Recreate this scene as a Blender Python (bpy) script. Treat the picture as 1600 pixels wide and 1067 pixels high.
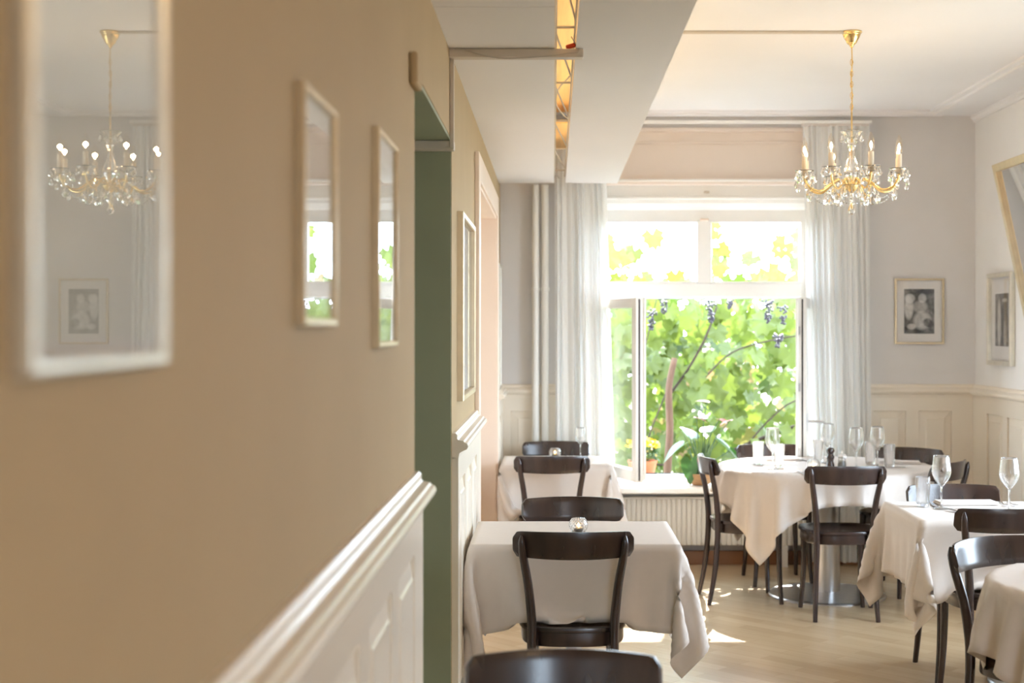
import bpy, bmesh, math, random
import numpy as np
from mathutils import Vector, Matrix
random.seed(7)
PI = math.pi
S = bpy.context.scene
C = S.collection
for o in list(bpy.data.objects):
    bpy.data.objects.remove(o)

# ------------------------------------------------------------------ camera, sky, sun, exposure
cd = bpy.data.cameras.new('camera'); cam = bpy.data.objects.new('camera', cd); C.objects.link(cam)
cam.location = (0, 0, 1.53); cam.rotation_euler = (PI/2, 0, 0)
cd.sensor_width = 36; cd.lens = 50; cd.sensor_fit = 'HORIZONTAL'
cd.shift_x = -65/1600; cd.shift_y = -18.5/1600
cd.clip_start = 0.05; cd.clip_end = 200
cd.dof.use_dof = True; cd.dof.focus_distance = 5.7; cd.dof.aperture_fstop = 2.8
S.camera = cam

w = bpy.data.worlds.new('sky'); S.world = w; w.use_nodes = True
bg = w.node_tree.nodes['Background']
bg.inputs[0].default_value = (0.69, 0.84, 1.0, 1); bg.inputs[1].default_value = 13.5

sd = bpy.data.lights.new('sun', 'SUN'); sun = bpy.data.objects.new('sun', sd); C.objects.link(sun)
sd.energy = 14; sd.angle = 0.009; sd.color = (1, 0.98, 0.94)
sun.rotation_euler = Vector((-0.17, -1, -0.88)).to_track_quat('-Z', 'Y').to_euler()

def portal(loc, rot, sx, sy):
    l = bpy.data.lights.new('window_portal', 'AREA'); l.shape = 'RECTANGLE'; l.size = sx; l.size_y = sy
    l.cycles.is_portal = True
    o = bpy.data.objects.new('window_portal', l); C.objects.link(o); o.location = loc; o.rotation_euler = rot
portal((0.99, 9.62, 1.41), (-PI/2, 0, 0), 1.4, 1.72)            # dining room window
portal((2.95, 5.9, 1.45), (0, PI/2, 0), 1.7, 1.8)                # added side window, out of view
portal((1.65, -3.02, 1.5), (PI/2, 0, 0), 1.3, 1.4)                # added fill window behind the camera

vs = S.view_settings
vs.view_transform = 'Standard'; vs.look = 'None'; vs.gamma = 1; vs.use_curve_mapping = False
vs.exposure = 0.74
cy = S.cycles
cy.use_denoising = True
cy.max_bounces = 10; cy.diffuse_bounces = 6; cy.glossy_bounces = 5; cy.transmission_bounces = 8; cy.transparent_max_bounces = 24
cy.caustics_reflective = False; cy.caustics_refractive = False
cy.sample_clamp_indirect = 6

# ------------------------------------------------------------------ materials
M = {}
def srgb(r, g, b):
    f = lambda c: ((c/255)/12.92 if c/255 <= 0.04045 else ((c/255+0.055)/1.055)**2.4)
    return (f(r), f(g), f(b), 1)
def pm(name, col, rough=0.6, metal=0.0, var=0.06, scale=6, bump=0.0, bscale=80, spec=0.5, coat=0.0, coat_rough=0.1, stretch=(1, 1, 1), sheen=0):
    m = bpy.data.materials.new(name); m.use_nodes = True; n = m.node_tree.nodes; L = m.node_tree.links
    b = n['Principled BSDF']
    b.inputs['Roughness'].default_value = rough; b.inputs['Metallic'].default_value = metal
    b.inputs['Specular IOR Level'].default_value = spec
    b.inputs['Coat Weight'].default_value = coat; b.inputs['Coat Roughness'].default_value = coat_rough
    tc = n.new('ShaderNodeTexCoord'); mp = n.new('ShaderNodeMapping'); mp.inputs['Scale'].default_value = stretch
    L.new(tc.outputs['Object'], mp.inputs['Vector'])
    no = n.new('ShaderNodeTexNoise'); no.inputs['Scale'].default_value = scale; no.inputs['Detail'].default_value = 5
    L.new(mp.outputs[0], no.inputs['Vector'])
    cr = n.new('ShaderNodeValToRGB')
    c = col
    cr.color_ramp.elements[0].position = 0.3; cr.color_ramp.elements[1].position = 0.7
    cr.color_ramp.elements[0].color = (c[0]*(1-var), c[1]*(1-var), c[2]*(1-var), 1)
    cr.color_ramp.elements[1].color = (min(1, c[0]*(1+var)), min(1, c[1]*(1+var)), min(1, c[2]*(1+var)), 1)
    L.new(no.outputs['Fac'], cr.inputs['Fac']); L.new(cr.outputs['Color'], b.inputs['Base Color'])
    if bump:
        n2 = n.new('ShaderNodeTexNoise'); n2.inputs['Scale'].default_value = bscale; n2.inputs['Detail'].default_value = 3
        L.new(mp.outputs[0], n2.inputs['Vector'])
        bp = n.new('ShaderNodeBump'); bp.inputs['Strength'].default_value = bump; bp.inputs['Distance'].default_value = 0.002
        L.new(n2.outputs['Fac'], bp.inputs['Height']); L.new(bp.outputs[0], b.inputs['Normal'])
    M[name] = m
    return m
pm('wall_paint_left', srgb(183, 161, 126), 0.72, var=0.025, scale=3, bump=0.12, bscale=60, spec=0.2)
pm('wall_paint_back', srgb(222, 219, 217), 0.7, var=0.025, scale=3, bump=0.15, bscale=60, spec=0.3)
pm('wall_paint_right', srgb(236, 234, 231), 0.7, var=0.02, scale=3, bump=0.15, bscale=60, spec=0.3)
pm('wainscot_paint', srgb(234, 224, 208), 0.3, var=0.015, scale=4, bump=0.04, bscale=50, coat=0.12, coat_rough=0.12, spec=0.4)
pm('white_paint', srgb(244, 243, 240), 0.35, var=0.012, scale=4)
pm('ceiling_paint', srgb(236, 234, 234), 0.8, var=0.012, scale=2, spec=0.2)
pm('pink_paint', srgb(240, 222, 205), 0.4, var=0.02, scale=4)
pm('cove_paint', srgb(238, 226, 216), 0.6, var=0.015, scale=4)
pm('green_paint', srgb(150, 157, 130), 0.5, var=0.05, scale=3, bump=0.15, bscale=60)
pm('duct_plastic', srgb(205, 195, 182), 0.45, var=0.04, scale=10)
pm('dark_wood', srgb(52, 38, 34), 0.27, var=0.35, scale=14, stretch=(1, 1, 0.15), bump=0.05, bscale=40, coat=0.35, coat_rough=0.18)
pm('skirting_wood', srgb(140, 96, 62), 0.35, var=0.15, scale=8, stretch=(0.2, 1, 1))
pm('pine', srgb(232, 196, 138), 0.5, var=0.18, scale=9, stretch=(3.5, 0.15, 3.5))
pm('brass', (0.86, 0.62, 0.27, 1), 0.22, 1.0, var=0.05)
pm('gold_frame', (0.66, 0.54, 0.36, 1), 0.36, 0.85, var=0.06, scale=20)
pm('silver_frame', (0.80, 0.77, 0.68, 1), 0.33, 0.85, var=0.06, scale=20)
pm('steel', (0.62, 0.62, 0.63, 1), 0.3, 1.0, var=0.06, scale=30, stretch=(1, 1, 0.05))
pm('cutlery_steel', (0.66, 0.66, 0.68, 1), 0.18, 1.0, var=0.03)
pm('linen', srgb(218, 209, 201), 0.85, var=0.012, scale=30, bump=0.25, bscale=500, spec=0.2)
pm('radiator_enamel', srgb(238, 236, 230), 0.3, var=0.01)
pm('terracotta', srgb(196, 112, 72), 0.8, var=0.1, scale=12, bump=0.2)
pm('bark', srgb(84, 60, 44), 0.9, var=0.3, scale=25, stretch=(1, 1, 0.2), bump=0.8, bscale=30)
pm('twig', srgb(54, 42, 34), 0.9, var=0.3, scale=25)
pm('grape_skin', srgb(38, 30, 44), 0.35, var=0.3, scale=40)
pm('gravel', srgb(128, 122, 108), 0.95, var=0.15, scale=20, bump=0.5)
pm('stone_sill', srgb(210, 205, 195), 0.8, var=0.06, scale=15)
pm('wicker', srgb(164, 124, 84), 0.7, var=0.25, scale=30, stretch=(1, 1, 5))
pm('soil', srgb(60, 45, 35), 0.95, var=0.3, scale=40)
pm('yellow_petal', srgb(240, 200, 50), 0.7, var=0.15, scale=60)
pm('pink_petal', srgb(220, 160, 165), 0.45, var=0.06, scale=20)
pm('wax', srgb(246, 240, 225), 0.5, var=0.02)
pm('candle_sleeve_card', srgb(240, 226, 205), 0.6, var=0.03)
pm('render_plaster', srgb(232, 228, 220), 0.9, var=0.04)
pm('rubber', srgb(52, 50, 50), 0.7, var=0.1)
pm('wire_grey', srgb(190, 182, 170), 0.5, var=0.05)
pm('wire_red', srgb(205, 70, 40), 0.5, var=0.05)
pm('mirror', (0.9, 0.9, 0.9, 1), 0.02, 1.0, var=0.0)
pm('mat_board', srgb(240, 238, 236), 0.8, var=0.01)
pm('art_teal', srgb(228, 234, 228), 0.7, var=0.08, scale=5)
pm('art_pale', srgb(214, 212, 200), 0.7, var=0.22, scale=6)
pm('art_grey', srgb(196, 196, 190), 0.7, var=0.3, scale=4)

def parquet():
    m = bpy.data.materials.new('parquet'); m.use_nodes = True; n = m.node_tree.nodes; L = m.node_tree.links; b = n['Principled BSDF']
    tc = n.new('ShaderNodeTexCoord'); mp = n.new('ShaderNodeMapping'); mp.inputs['Rotation'].default_value = (0, 0, PI/4)
    L.new(tc.outputs['Object'], mp.inputs['Vector'])
    br = n.new('ShaderNodeTexBrick'); br.inputs['Scale'].default_value = 1.0; br.inputs['Brick Width'].default_value = 0.5; br.inputs['Row Height'].default_value = 0.08
    br.inputs['Mortar Size'].default_value = 0.0012; br.inputs['Mortar Smooth'].default_value = 0.2
    br.inputs['Color1'].default_value = srgb(206, 182, 148); br.inputs['Color2'].default_value = srgb(192, 167, 132); br.inputs['Mortar'].default_value = srgb(182, 156, 120)
    L.new(mp.outputs[0], br.inputs['Vector'])
    mg = n.new('ShaderNodeMapping'); mg.inputs['Scale'].default_value = (3, 22, 3); L.new(mp.outputs[0], mg.inputs['Vector'])
    no = n.new('ShaderNodeTexNoise'); no.inputs['Scale'].default_value = 1.2; no.inputs['Detail'].default_value = 6; L.new(mg.outputs[0], no.inputs['Vector'])
    mx = n.new('ShaderNodeMix'); mx.data_type = 'RGBA'; mx.blend_type = 'SOFT_LIGHT'; mx.inputs[0].default_value = 0.12
    L.new(br.outputs['Color'], mx.inputs[6]); L.new(no.outputs['Fac'], mx.inputs[7]); L.new(mx.outputs[2], b.inputs['Base Color'])
    rr = n.new('ShaderNodeMapRange'); rr.inputs['To Min'].default_value = 0.2; rr.inputs['To Max'].default_value = 0.26; L.new(no.outputs['Fac'], rr.inputs['Value']); L.new(rr.outputs[0], b.inputs['Roughness'])
    bp = n.new('ShaderNodeBump'); bp.inputs['Strength'].default_value = 0.02; bp.inputs['Distance'].default_value = 0.0005
    L.new(no.outputs['Fac'], bp.inputs['Height']); L.new(bp.outputs[0], b.inputs['Normal'])
    M['parquet'] = m
parquet()

def thin_glass(name, tint=(1, 1, 1, 1), ior=1.5, rough=0.0):
    # clear pane without refraction: transparent body, mirror reflection by Fresnel
    m = bpy.data.materials.new(name); m.use_nodes = True; n = m.node_tree.nodes; L = m.node_tree.links
    n.remove(n['Principled BSDF'])
    tr = n.new('ShaderNodeBsdfTransparent'); tr.inputs[0].default_value = tint
    gl = n.new('ShaderNodeBsdfGlossy'); gl.inputs['Roughness'].default_value = rough
    geo = n.new('ShaderNodeNewGeometry')
    mr = n.new('ShaderNodeMapRange'); mr.inputs['To Min'].default_value = ior; mr.inputs['To Max'].default_value = 1/ior
    L.new(geo.outputs['Backfacing'], mr.inputs['Value'])
    fr = n.new('ShaderNodeFresnel'); L.new(mr.outputs[0], fr.inputs['IOR'])
    mx = n.new('ShaderNodeMixShader'); L.new(fr.outputs[0], mx.inputs[0]); L.new(tr.outputs[0], mx.inputs[1]); L.new(gl.outputs[0], mx.inputs[2])
    L.new(mx.outputs[0], n['Material Output'].inputs['Surface'])
    M[name] = m
thin_glass('pane_glass');  thin_glass('bulb_glass', (1, 0.97, 0.93, 1), 1.4)
thin_glass('picture_glass', (1, 1, 1, 1), 2.1)
def crystal(name, k, ior, rough=0.0):
    m = bpy.data.materials.new(name); m.use_nodes = True; n = m.node_tree.nodes; L = m.node_tree.links
    n.remove(n['Principled BSDF'])
    g = n.new('ShaderNodeBsdfGlass'); g.inputs['IOR'].default_value = ior; g.inputs['Roughness'].default_value = rough
    t = n.new('ShaderNodeBsdfTransparent')
    mx = n.new('ShaderNodeMixShader'); mx.inputs[0].default_value = k
    L.new(g.outputs[0], mx.inputs[1]); L.new(t.outputs[0], mx.inputs[2]); L.new(mx.outputs[0], n['Material Output'].inputs['Surface'])
    M[name] = m
crystal('crystal', 0.08, 1.55, 0.02); crystal('tableware_glass', 0.35, 1.5)
def emit(name, col, st):
    m = bpy.data.materials.new(name); m.use_nodes = True; n = m.node_tree.nodes; n.remove(n['Principled BSDF'])
    e = n.new('ShaderNodeEmission'); e.inputs[0].default_value = col; e.inputs[1].default_value = st
    m.node_tree.links.new(e.outputs[0], n['Material Output'].inputs['Surface']); M[name] = m
emit('filament', (1, 0.72, 0.40, 1), 60); emit('tube_glow', (1, 0.78, 0.48, 1), 6); emit('flame', (1, 0.62, 0.25, 1), 14)
def leafmat(name, c1, c2, c3, trans=0.55, rough=0.45):
    m = bpy.data.materials.new(name); m.use_nodes = True; n = m.node_tree.nodes; L = m.node_tree.links
    n.remove(n['Principled BSDF'])
    geo = n.new('ShaderNodeNewGeometry'); cr = n.new('ShaderNodeValToRGB')
    cr.color_ramp.elements[0].color = c1; cr.color_ramp.elements[1].color = c2; cr.color_ramp.elements[1].position = 0.85
    e = cr.color_ramp.elements.new(0.97); e.color = c3
    L.new(geo.outputs['Random Per Island'], cr.inputs['Fac'])
    d = n.new('ShaderNodeBsdfPrincipled'); d.inputs['Roughness'].default_value = rough; L.new(cr.outputs[0], d.inputs['Base Color'])
    t = n.new('ShaderNodeBsdfTranslucent'); L.new(cr.outputs[0], t.inputs[0])
    mx = n.new('ShaderNodeMixShader'); mx.inputs[0].default_value = trans
    L.new(d.outputs[0], mx.inputs[1]); L.new(t.outputs[0], mx.inputs[2]); L.new(mx.outputs[0], n['Material Output'].inputs['Surface'])
    M[name] = m
leafmat('vine_leaf', srgb(58, 80, 24), srgb(104, 116, 46), srgb(142, 114, 80))
leafmat('plant_leaf', srgb(36, 74, 38), srgb(64, 100, 46), srgb(78, 108, 56), 0.25, 0.3)
def curtainmat():
    m = bpy.data.materials.new('sheer_voile'); m.use_nodes = True; n = m.node_tree.nodes; L = m.node_tree.links
    n.remove(n['Principled BSDF'])
    tc = n.new('ShaderNodeTexCoord'); no = n.new('ShaderNodeTexNoise'); no.inputs['Scale'].default_value = 300; L.new(tc.outputs['Object'], no.inputs['Vector'])
    cr = n.new('ShaderNodeValToRGB'); cr.color_ramp.elements[0].color = (0.90, 0.90, 0.885, 1); cr.color_ramp.elements[1].color = (0.95, 0.95, 0.935, 1); L.new(no.outputs['Fac'], cr.inputs[0])
    d = n.new('ShaderNodeBsdfDiffuse'); t = n.new('ShaderNodeBsdfTranslucent'); p = n.new('ShaderNodeBsdfTransparent')
    L.new(cr.outputs[0], d.inputs[0]); L.new(cr.outputs[0], t.inputs[0])
    a = n.new('ShaderNodeMixShader'); a.inputs[0].default_value = 0.30; L.new(d.outputs[0], a.inputs[1]); L.new(t.outputs[0], a.inputs[2])
    b = n.new('ShaderNodeMixShader'); b.inputs[0].default_value = 0.07; L.new(a.outputs[0], b.inputs[1]); L.new(p.outputs[0], b.inputs[2])
    L.new(b.outputs[0], n['Material Output'].inputs['Surface']); M['sheer_voile'] = m
curtainmat()
def photomat(name, seed, blobs, bands=None):
    # a black and white photographic print: soft pale shapes over a dark mottled ground (local x,z in metres from print centre)
    m = bpy.data.materials.new(name); m.use_nodes = True; n = m.node_tree.nodes; L = m.node_tree.links; b = n['Principled BSDF']
    b.inputs['Roughness'].default_value = 0.4
    tc = n.new('ShaderNodeTexCoord'); mp = n.new('ShaderNodeMapping'); mp.inputs['Location'].default_value = (seed, 0, seed*0.37)
    L.new(tc.outputs['Object'], mp.inputs['Vector'])
    no = n.new('ShaderNodeTexNoise'); no.inputs['Scale'].default_value = 22; no.inputs['Detail'].default_value = 6; no.inputs['Roughness'].default_value = 0.65
    L.new(mp.outputs[0], no.inputs['Vector'])
    sp = n.new('ShaderNodeSeparateXYZ'); L.new(tc.outputs['Object'], sp.inputs[0])
    def math_(op, a, bb):
        q = n.new('ShaderNodeMath'); q.operation = op
        for i, v in enumerate((a, bb)):
            if isinstance(v, (int, float)): q.inputs[i].default_value = v
            else: L.new(v, q.inputs[i])
        return q.outputs[0]
    tot = math_('MULTIPLY', math_('SUBTRACT', no.outputs['Fac'], 0.42), 1.1)
    for (cx, cz, rx, rz, amp) in blobs:
        dx = math_('DIVIDE', math_('SUBTRACT', sp.outputs['X'], cx), rx); dz = math_('DIVIDE', math_('SUBTRACT', sp.outputs['Z'], cz), rz)
        r2 = math_('ADD', math_('MULTIPLY', dx, dx), math_('MULTIPLY', dz, dz))
        wob = math_('ADD', r2, math_('MULTIPLY', math_('SUBTRACT', no.outputs['Fac'], 0.5), 1.2))
        k = n.new('ShaderNodeMapRange'); k.inputs['From Min'].default_value = 1.25; k.inputs['From Max'].default_value = 0.6
        L.new(wob, k.inputs['Value']); tot = math_('ADD', tot, math_('MULTIPLY', k.outputs[0], amp))
    cr = n.new('ShaderNodeValToRGB'); cr.color_ramp.elements[0].color = (0.025, 0.025, 0.025, 1); cr.color_ramp.elements[1].color = (0.78, 0.77, 0.75, 1)
    cr.color_ramp.elements[1].position = 0.85
    L.new(tot, cr.inputs[0]); L.new(cr.outputs[0], b.inputs['Base Color']); M[name] = m
photomat('photo_print_bird', 1.3, [(-0.062, 0.085, 0.035, 0.03, 0.6), (-0.068, 0.02, 0.030, 0.075, 0.6), (0.02, 0.085, 0.028, 0.03, 0.5), (0.005, 0.03, 0.05, 0.04, 0.4), (0.02, -0.06, 0.06, 0.06, 0.55), (-0.05, -0.1, 0.03, 0.02, 0.5), (0.055, -0.075, 0.03, 0.03, -0.5)])
photomat('photo_print_column', 4.1, [(-0.05, -0.02, 0.035, 0.15, 0.55), (0.06, -0.10, 0.03, 0.1, 0.35), (0.055, 0.12, 0.05, 0.012, 0.5)])

# ------------------------------------------------------------------ mesh helpers
def obj(name, vf, mat, parent=None, smooth=False, loc=None, rot=None):
    v, f = vf[0], vf[1]
    me = bpy.data.meshes.new(name); me.from_pydata([tuple(p) for p in v], [], f); me.update()
    for mm in (mat if isinstance(mat, (list, tuple)) else [mat]): me.materials.append(M[mm])
    if len(vf) > 2:
        for p, i in zip(me.polygons, vf[2]): p.material_index = i
    if smooth:
        me.polygons.foreach_set('use_smooth', [True]*len(me.polygons))
        if smooth == 'auto':
            try: me.set_sharp_from_angle(angle=math.radians(38))
            except Exception: pass
    o = bpy.data.objects.new(name, me); C.objects.link(o)
    if parent is not None: o.parent = parent
    if loc is not None: o.location = loc
    if rot is not None: o.rotation_euler = rot
    return o
def inst(src, parent, loc=None, rot=None, scale=None):
    o = bpy.data.objects.new(src.name.split('.')[0], src.data); C.objects.link(o)
    if parent is not None: o.parent = parent
    if loc is not None: o.location = loc
    if rot is not None: o.rotation_euler = rot
    if scale is not None: o.scale = scale
    return o
def tag(o, label, cat, group=None):
    o['label'] = label; o['category'] = cat
    if group: o['group'] = group
    return o
def thing(name, label, cat, loc=(0, 0, 0), rotz=0, group=None):
    o = bpy.data.objects.new(name, None); C.objects.link(o); o.location = loc; o.rotation_euler = (0, 0, rotz)
    o.empty_display_size = 0.05
    return tag(o, label, cat, group)
def struct(o):
    o['kind'] = 'structure'; return o
def copy_tree(o, parent=None):
    c = o.copy(); C.objects.link(c); c.parent = parent
    for ch in list(o.children): copy_tree(ch, c)
    return c
def join(*parts):
    V, F, I = [], [], []
    for p in parts:
        k = len(V); V += [tuple(q) for q in p[0]]; F += [tuple(i+k for i in f) for f in p[1]]
        I += list(p[2]) if len(p) > 2 else [0]*len(p[1])
    return V, F, I
def mi(vf, i): return vf[0], vf[1], [i]*len(vf[1])
def xf(vf, mat):
    return [tuple(mat @ Vector(p)) for p in vf[0]], vf[1]
def box(x0, x1, y0, y1, z0, z1, bev=0.0, seg=2):
    if bev:
        bm = bmesh.new(); bmesh.ops.create_cube(bm, size=1)
        for v in bm.verts: v.co = Vector(((x0+x1)/2+v.co.x*(x1-x0), (y0+y1)/2+v.co.y*(y1-y0), (z0+z1)/2+v.co.z*(z1-z0)))
        bmesh.ops.bevel(bm, geom=list(bm.edges), offset=bev, segments=seg, profile=0.5, affect='EDGES')
        bm.verts.index_update(); r = ([tuple(v.co) for v in bm.verts], [tuple(v.index for v in f.verts) for f in bm.faces]); bm.free(); return r
    v = [(x0, y0, z0), (x1, y0, z0), (x1, y1, z0), (x0, y1, z0), (x0, y0, z1), (x1, y0, z1), (x1, y1, z1), (x0, y1, z1)]
    return v, [(0, 3, 2, 1), (4, 5, 6, 7), (0, 1, 5, 4), (1, 2, 6, 5), (2, 3, 7, 6), (3, 0, 4, 7)]
def lathe(prof, seg=24, closed=False):
    V, F = [], []
    n = len(prof)
    for (r, z) in prof:
        for k in range(seg):
            a = 2*PI*k/seg; V.append((r*math.cos(a), r*math.sin(a), z))
    for i in range(n-1 + (1 if closed else 0)):
        j = (i+1) % n
        for k in range(seg):
            k2 = (k+1) % seg
            F.append((i*seg+k, i*seg+k2, j*seg+k2, j*seg+k))
    if not closed:
        if prof[0][0] > 1e-6: F.append(tuple(range(seg-1, -1, -1)))
        if prof[-1][0] > 1e-6: F.append(tuple(range((n-1)*seg, n*seg)))
    return V, F
def spline(pts, n):
    # Catmull-Rom through pts (any dimension)
    P = [np.array(p, float) for p in pts]; P = [2*P[0]-P[1]] + P + [2*P[-1]-P[-2]]
    out = []
    m = len(P)-3
    for i in range(n):
        t = i/(n-1)*m; k = min(int(t), m-1); u = t-k
        a, b, c, d = P[k:k+4]
        out.append(0.5*((2*b)+(-a+c)*u+(2*a-5*b+4*c-d)*u*u+(-a+3*b-3*c+d)*u**3))
    return out
def tube(path, rad, seg=10, flat=1.0):
    path = [Vector(p) for p in path]; n = len(path)
    R = rad if isinstance(rad, (list, tuple)) else [rad]*n
    V, F = [], []
    up = Vector((0, 0, 1)); t0 = (path[1]-path[0]).normalized()
    if abs(t0.z) > 0.9: up = Vector((1, 0, 0))
    nrm = (up - t0*up.dot(t0)).normalized()
    for i in range(n):
        t = (path[min(i+1, n-1)]-path[max(i-1, 0)]).normalized()
        nrm = (nrm - t*nrm.dot(t)).normalized(); bi = t.cross(nrm)
        for k in range(seg):
            a = 2*PI*k/seg; V.append(tuple(path[i]+(nrm*math.cos(a)+bi*math.sin(a)*flat)*R[i]))
    for i in range(n-1):
        for k in range(seg):
            k2 = (k+1) % seg; F.append((i*seg+k, i*seg+k2, (i+1)*seg+k2, (i+1)*seg+k))
    F.append(tuple(range(seg-1, -1, -1))); F.append(tuple(range((n-1)*seg, n*seg)))
    return V, F
def sweep_prof(prof, p0, p1, axis):
    # extrude a closed (a,z) profile along x or y; prof a = the other horizontal axis in world units
    V, F = [], []; n = len(prof)
    for q in (p0, p1):
        for (a, z) in prof: V.append((q, a, z) if axis == 'x' else (a, q, z))
    for k in range(n):
        k2 = (k+1) % n; F.append((k, k2, n+k2, n+k))
    F.append(tuple(range(n-1, -1, -1))); F.append(tuple(range(n, 2*n)))
    return V, F
def fix(o):
    # consistent outward normals
    bm = bmesh.new(); bm.from_mesh(o.data); bmesh.ops.recalc_face_normals(bm, faces=bm.faces); bm.to_mesh(o.data); bm.free(); return o

# ------------------------------------------------------------------ setting
XL, XR, YB, YF, ZC = -0.35, 2.76, 9.31, -3.0, 2.93
WX0, WX1 = 0.318, 1.662            # window opening
fl = struct(obj('floor', box(-1.72, XR+0.3, YF-0.2, YB+0.02, -0.1, 0), 'parquet'))
struct(obj('ceiling', box(-1.72, XR+0.3, YF-0.2, YB+0.4, ZC, ZC+0.15), 'ceiling_paint'))
# left wall: plaster pieces around the green passage and the doorway
OP0, OP1, OPZ = 3.58, 4.885, 2.185
D0, D1, DZ = 6.42, 8.42, 2.20
wl = struct(obj('wall_left', join(box(XL-0.12, XL, YF, OP0, 0, ZC), box(XL-0.12, XL, OP0, OP1, OPZ, ZC), box(XL-0.12, XL, OP1, D0, 0, ZC),
                           box(XL-0.12, XL, D0, D1, DZ, ZC), box(XL-0.12, XL, D1, YB+0.02, 0, ZC)), 'wall_paint_left'))
struct(obj('wall_passage', join(box(-1.7, XL-0.002, OP1-0.012, OP1, 0, OPZ-0.012), box(-1.7, XL-0.002, OP0, OP0+0.012, 0, OPZ-0.012),
                         box(-1.7, XL-0.002, OP0, OP1, OPZ-0.012, OPZ), box(-1.72, -1.7, OP0, OP1, 0, OPZ)), 'green_paint'))
# doorway: casing, deep jambs, door leaf at the back
t1 = struct(obj('trim_1', join(box(XL, XL+0.022, D0-0.12, D0, 0, DZ+0.12, 0.004), box(XL, XL+0.022, D1, D1+0.10, 0, DZ+0.12, 0.004), box(XL, XL+0.022, D0, D1, DZ, DZ+0.12, 0.004),
                        box(XL-0.14, XL+0.01, D1-0.015, D1, 0, DZ), box(XL-0.14, XL+0.01, D0, D0+0.015, 0, DZ), box(XL-0.14, XL+0.01, D0, D1, DZ-0.015, DZ)), 'pink_paint'))
d1 = struct(obj('door_1', box(XL-0.17, XL-0.13, D0+0.016, D1-0.016, 0.005, DZ-0.016), 'pink_paint'))
for yy in (6.6, 7.5):
    for zz in ((0.2, 0.95), (1.1, 2.0)):
        obj('door_panel', box(XL-0.13, XL-0.12, yy, yy+0.72, zz[0], zz[1], 0.006), 'pink_paint', d1)
# right wall and rear wall, each with an unseen window added for daylight
def wall_with_hole_x(name, x0, x1, ya, yb, hy0, hy1, hz0, hz1, mat):
    return struct(obj(name, join(box(x0, x1, ya, hy0, 0, ZC), box(x0, x1, hy1, yb, 0, ZC), box(x0, x1, hy0, hy1, 0, hz0), box(x0, x1, hy0, hy1, hz1, ZC)), mat))
wr = wall_with_hole_x('wall_right', XR, XR+0.25, YF, YB+0.02, 5.0, 6.8, 0.6, 2.3, 'wall_paint_right')
struct(obj('wall_front', join(box(-1.7, 1.0, YF-0.2, YF, 0, ZC), box(2.3, XR+0.25, YF-0.2, YF, 0, ZC), box(1.0, 2.3, YF-0.2, YF, 0, 0.8), box(1.0, 2.3, YF-0.2, YF, 2.2, ZC)), 'wall_paint_left'))
def plain_window(name, axis, a0, a1, p0, p1, z0, z1, mid, sh=0.06):
    B = (lambda u0, u1, v0, v1, q0, q1: box(v0, v1, u0, u1, q0, q1)) if axis == 'y' else (lambda u0, u1, v0, v1, q0, q1: box(u0, u1, v0, v1, q0, q1))
    w_ = struct(obj(name, join(B(a0, a0+sh, p0, p1, z0, z1), B(a1-sh, a1, p0, p1, z0, z1), B(a0+sh, a1-sh, p0, p1, z0, z0+sh), B(a0+sh, a1-sh, p0, p1, z1-sh, z1), B(mid-0.03, mid+0.03, p0, p1, z0+sh, z1-sh)), 'white_paint'))
    pm_ = (p0+p1)/2
    for u0, u1 in ((a0+sh, mid-0.03), (mid+0.03, a1-sh)): obj('pane', B(u0, u1, pm_-0.002, pm_+0.002, z0+sh, z1-sh), 'pane_glass', w_)
plain_window('added_window_2', 'y', 5.0, 6.8, XR+0.1, XR+0.16, 0.6, 2.3, 5.9)  # added out of view to bring sky light onto the tables and walls
plain_window('added_window_3', 'x', 1.0, 2.3, YF-0.14, YF-0.08, 0.8, 2.2, 1.65)  # added behind the camera as frontal sky fill
# back wall with the window opening (opening goes up to the shutter box)
BW = YB+0.30
wb = struct(obj('wall_back', join(box(XL-0.12, WX0, YB, BW, 0, ZC), box(WX1, XR+0.25, YB, BW, 0, ZC), box(WX0, WX1, YB+0.0, BW, 0, 0.48), box(WX0, WX1, YB+0.09, BW, 2.32, ZC), box(WX0, WX1, YB, YB+0.09, 2.852, ZC)), 'wall_paint_back'))
# shutter box boarding and mouldings above the window
t2 = struct(obj('trim_2', join(box(WX0-0.02, WX1+0.02, YB+0.045, YB+0.09, 2.50, 2.85), ), 'cove_paint'))
obj('crown_board', box(WX0-0.3, WX1+0.02, YB-0.03, YB+0.09, 2.825, 2.85, 0.004), 'cove_paint', t2)
obj('upper_bead', box(WX0-0.02, WX1+0.02, YB+0.02, YB+0.045, 2.75, 2.765, 0.004), 'cove_paint', t2)
obj('upper_board', box(WX0-0.02, WX1+0.02, YB+0.03, YB+0.045, 2.765, 2.825), 'cove_paint', t2)
obj('ledge', box(WX0-0.02, WX1+0.02, YB-0.035, YB+0.09, 2.475, 2.512, 0.006), 'cove_paint', t2)
obj('ledge_lip', box(WX0-0.02, WX1+0.02, YB-0.045, YB-0.03, 2.495, 2.512, 0.003), 'white_paint', t2)
obj('head_board', box(WX0, WX1, YB+0.02, YB+0.09, 2.40, 2.475), 'white_paint', t2)
obj('head_bead', box(WX0, WX1, YB+0.0, YB+0.03, 2.385, 2.405, 0.005), 'white_paint', t2)
obj('head_cove', sweep_prof([(YB+0.02, 2.39), (YB+0.025, 2.36), (YB+0.045, 2.335), (YB+0.075, 2.32), (YB+0.1, 2.318), (YB+0.1, 2.39)], WX0, WX1, 'x'), 'white_paint', t2)
obj('shutter_catch', box(0.985, 1.02, YB-0.0, YB+0.02, 2.425, 2.437, 0.004), 'duct_plastic', t2)

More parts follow.
